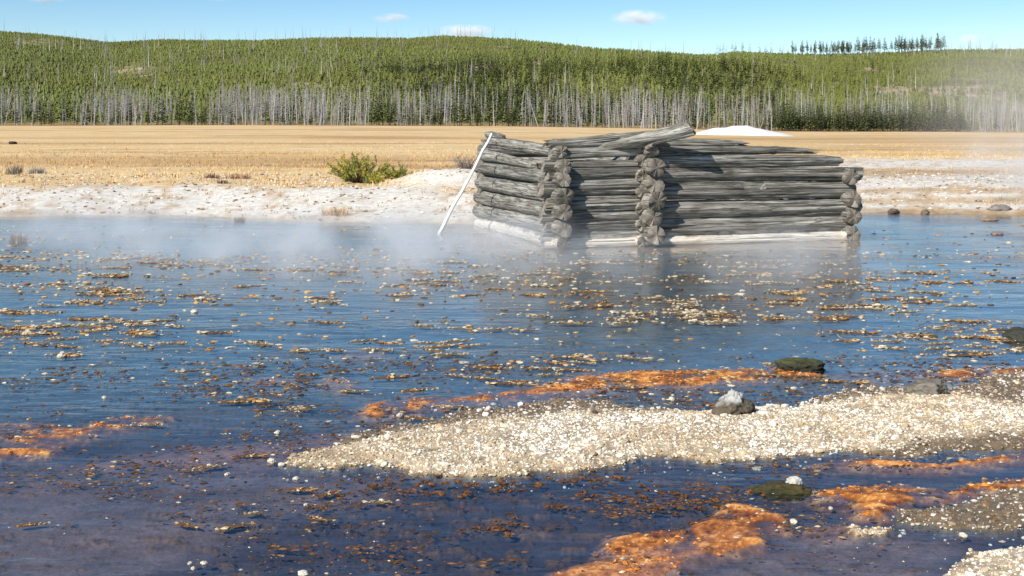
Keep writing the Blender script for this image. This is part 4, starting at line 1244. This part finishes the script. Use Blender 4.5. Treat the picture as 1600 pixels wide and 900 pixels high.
rest_d = dead & ~ind
rest_l = ~dead & ~ind
tint = .75 + .5 * rg.random((rest_d.sum(), 1)) * np.ones((1, 3))
V, F, C = wood_stuff('x', [dead_template(480 + k) for k in range(6)], np.stack([X, Y, ZG - .05], 1)[rest_d], H[rest_d], 10, rg, tint, .95, .22)
obj('dead_forest', mesh('dead_forest', V, F, C, False, [M_TWIG]), kind='stuff')
gr = np.array(GREEN)[rg.integers(0, 4, rest_l.sum())]
V1, F1, C1 = wood_stuff('x', [pine_template(490 + k) for k in range(5)], np.stack([X, Y, ZG - .05], 1)[rest_l], H[rest_l], 8, rg, gr)
# second belt on the foot of the hill: taller dark pines right of centre
n = 4600
px = 520 + rg.random(n) * 720; s = 40 + rg.random(n) * 210
Y = YB + s; X = (px - 800) / FOC * Y
keep = rg.random(n) < sstep(500, 680, px) * sstep(1260, 1160, px) * np.clip(.55 + 1.2 * fbm(X * .03, Y * .03, 0, 38, 4), 0, 1)
# and darker stands here and there over the whole hill
xh = rg.random(5200); Yh = np.sqrt(rg.random(5200) * (760 ** 2 - 380 ** 2) + 380 ** 2); Xh = (xh * 2000 - 1000) / FOC * Yh
kh = rg.random(5200) < sstep(.12, .45, fbm(Xh * .016, Yh * .011, 0, 39, 4)) * .5
X, Y = np.concatenate([X[keep], Xh[kh]]), np.concatenate([Y[keep], Yh[kh]])
V2, F2, C2 = wood_stuff('x', [pine_template(500 + k, 24) for k in range(5)], np.stack([X, Y, ground_z(X, Y) - .05], 1), 3.2 + 5.5 * rg.random(len(X)) ** 1.5, 8, rg, .72 * np.array(GREEN)[rg.integers(0, 4, len(X))])
obj('pine_forest', mesh('pine_forest', np.concatenate([V1, V2]), np.concatenate([F1, F2 + len(V1)]), np.concatenate([C1, C2]), False, [M_LEAF]), kind='stuff')

# young regrowth that clothes the hillside
n = 72000
Y = np.sqrt(rg.random(n) * (880 ** 2 - 345 ** 2) + 345 ** 2); px = -250 + rg.random(n) * 2100; X = (px - 800) / FOC * Y
keep = rg.random(n) > bare(X, Y) * .72
keep &= rg.random(n) < np.clip(1.05 + .8 * fbm(X * .02, Y * .02, 0, 44, 4), .25, 1)
X, Y = X[keep], Y[keep]
v = fbm(X * .012, Y * .012, 0, 45, 4)[:, None]
tint = (np.array((.135, .150, .038)) * (1 - .4 * np.clip(v, 0, 1)) + np.array((.02, .015, -.002)) * v) * (.86 + .28 * rg.random((len(X), 1)))
V, F, C = wood_stuff('x', [young_template(520 + k) for k in range(8)], np.stack([X, Y, ground_z(X, Y) - .15], 1), (1.15 + 1.6 * rg.random(len(X)) ** 2.2) * (1.1 - .35 * sstep(380, 760, Y)), 1.0, rg, np.clip(tint, .01, 1))
obj('young_pine_growth', mesh('young_pine_growth', V, F, C, False, [M_LEAF]), kind='stuff')
# grey snags left standing all over the hill
n = 2600
Y = np.sqrt(rg.random(n) * (860 ** 2 - 370 ** 2) + 370 ** 2); px = -200 + rg.random(n) * 2000; X = (px - 800) / FOC * Y
cl = fbm(X * .012, Y * .012, 0, 47, 4)
keep = rg.random(n) < np.clip(.28 + 1.1 * cl + .5 * sstep(560, 400, Y) * sstep(500, 700, px), .06, 1)
X, Y = X[keep], Y[keep]
V, F, C = wood_stuff('x', [snag_template(540 + k) for k in range(6)], np.stack([X, Y, ground_z(X, Y) - .1], 1), 6 + 5 * rg.random(len(X)), 10, rg, .85 + .4 * rg.random((len(X), 1)) * np.ones((1, 3)), 1.2, .25)
obj('dead_snags', mesh('dead_snags', V, F, C, False, [M_TWIG]), kind='stuff')
# tall survivors on the skyline at the right
TP = []
for k in range(150):
    q = rg.random()
    x = 1238 + 240 * q
    if 1330 < x < 1340 and rg.random() < .7: continue
    TP.append(x)
for x in TP:
    R = 780 + 60 * math.sin(x * .004 + 1) + 30 * math.sin(x * .011)
    Yt = R - 6 - rg.random() * 30
    h = 5.5 + 5 * rg.random() + (2 if 1330 < x < 1480 else 0)
    plant_tree('tall_pine_tree', TALL[rg.integers(0, 6)], ('trunk', 'crown'), (x - 800) / FOC * Yt, Yt, h, 8, rg.random() * 6.28, 'tall thin pine with a bare lower trunk standing out on the skyline', 'tree', 'tall pines on the skyline at the right', 1.0)

# ------------------------------------------------------------------ steam and clouds
BALL = mesh('steam', ICO[3][0], ICO[3][1], None, True, [])
def puff(name, loc, scale, mat, label=None, cat=None, kind=None, rot=0, group=None):
    me = BALL.copy(); me.name = name
    me.materials.append(mat)
    o = obj(name, me, None, loc, label, cat, group, kind)
    o.scale = scale; o.rotation_euler.z = rot
    return o
M_ST1 = vol_mat('steam_low', 1.15, 1.15, .45, .70, .2, (1, .7, 1.0))
M_ST2 = vol_mat('steam_thin', .70, .95, .45, .70, .15, (1, .6, .9))
M_ST3 = vol_mat('steam_far', .075, .22, .30, .70, .2)
puff('steam', (-1.5, 14.6, .12), (3.9, 3.3, .60), M_ST1, kind='stuff')
puff('steam', (2.2, 13.2, .15), (2.8, 2.0, .55), M_ST2, kind='stuff')
puff('steam', (-4.6, 16.4, .15), (4.6, 4.4, .55), M_ST2, kind='stuff')
puff('steam', (21.0, 52, 2.2), (5.6, 8, 5.0), M_ST3, kind='stuff')
puff('steam', (10.6, 24.5, .7), (2.2, 3.0, 1.1), M_ST2, kind='stuff')
M_CL = vol_mat('cloud', .024, .018, .40, .62, .15, (1, 1, 2), aniso=-.35)
def cloud(x, y, w, h, D, label):
    p = at(x, y, D); k = D / FOC
    puff('cloud', p, (w * .5 * k, w * .4 * k, h * .5 * k), M_CL, label, 'cloud')
cloud(998, 28, 104, 30, 5200, 'bright white cloud high in the sky right of centre')
cloud(728, 49, 108, 26, 7000, 'white cloud peeping over the ridge left of centre')
cloud(612, 28, 70, 18, 5600, 'faint small cloud above and left of the cloud on the ridge')
cloud(1516, 61, 44, 20, 5600, 'faint wisp of cloud low above the ridge at the far right')
cloud(70, -2, 90, 14, 5200, 'faint cloud cut by the top edge at the far left')
cloud(345, -3, 60, 14, 5200, 'faint cloud cut by the top edge left of centre')
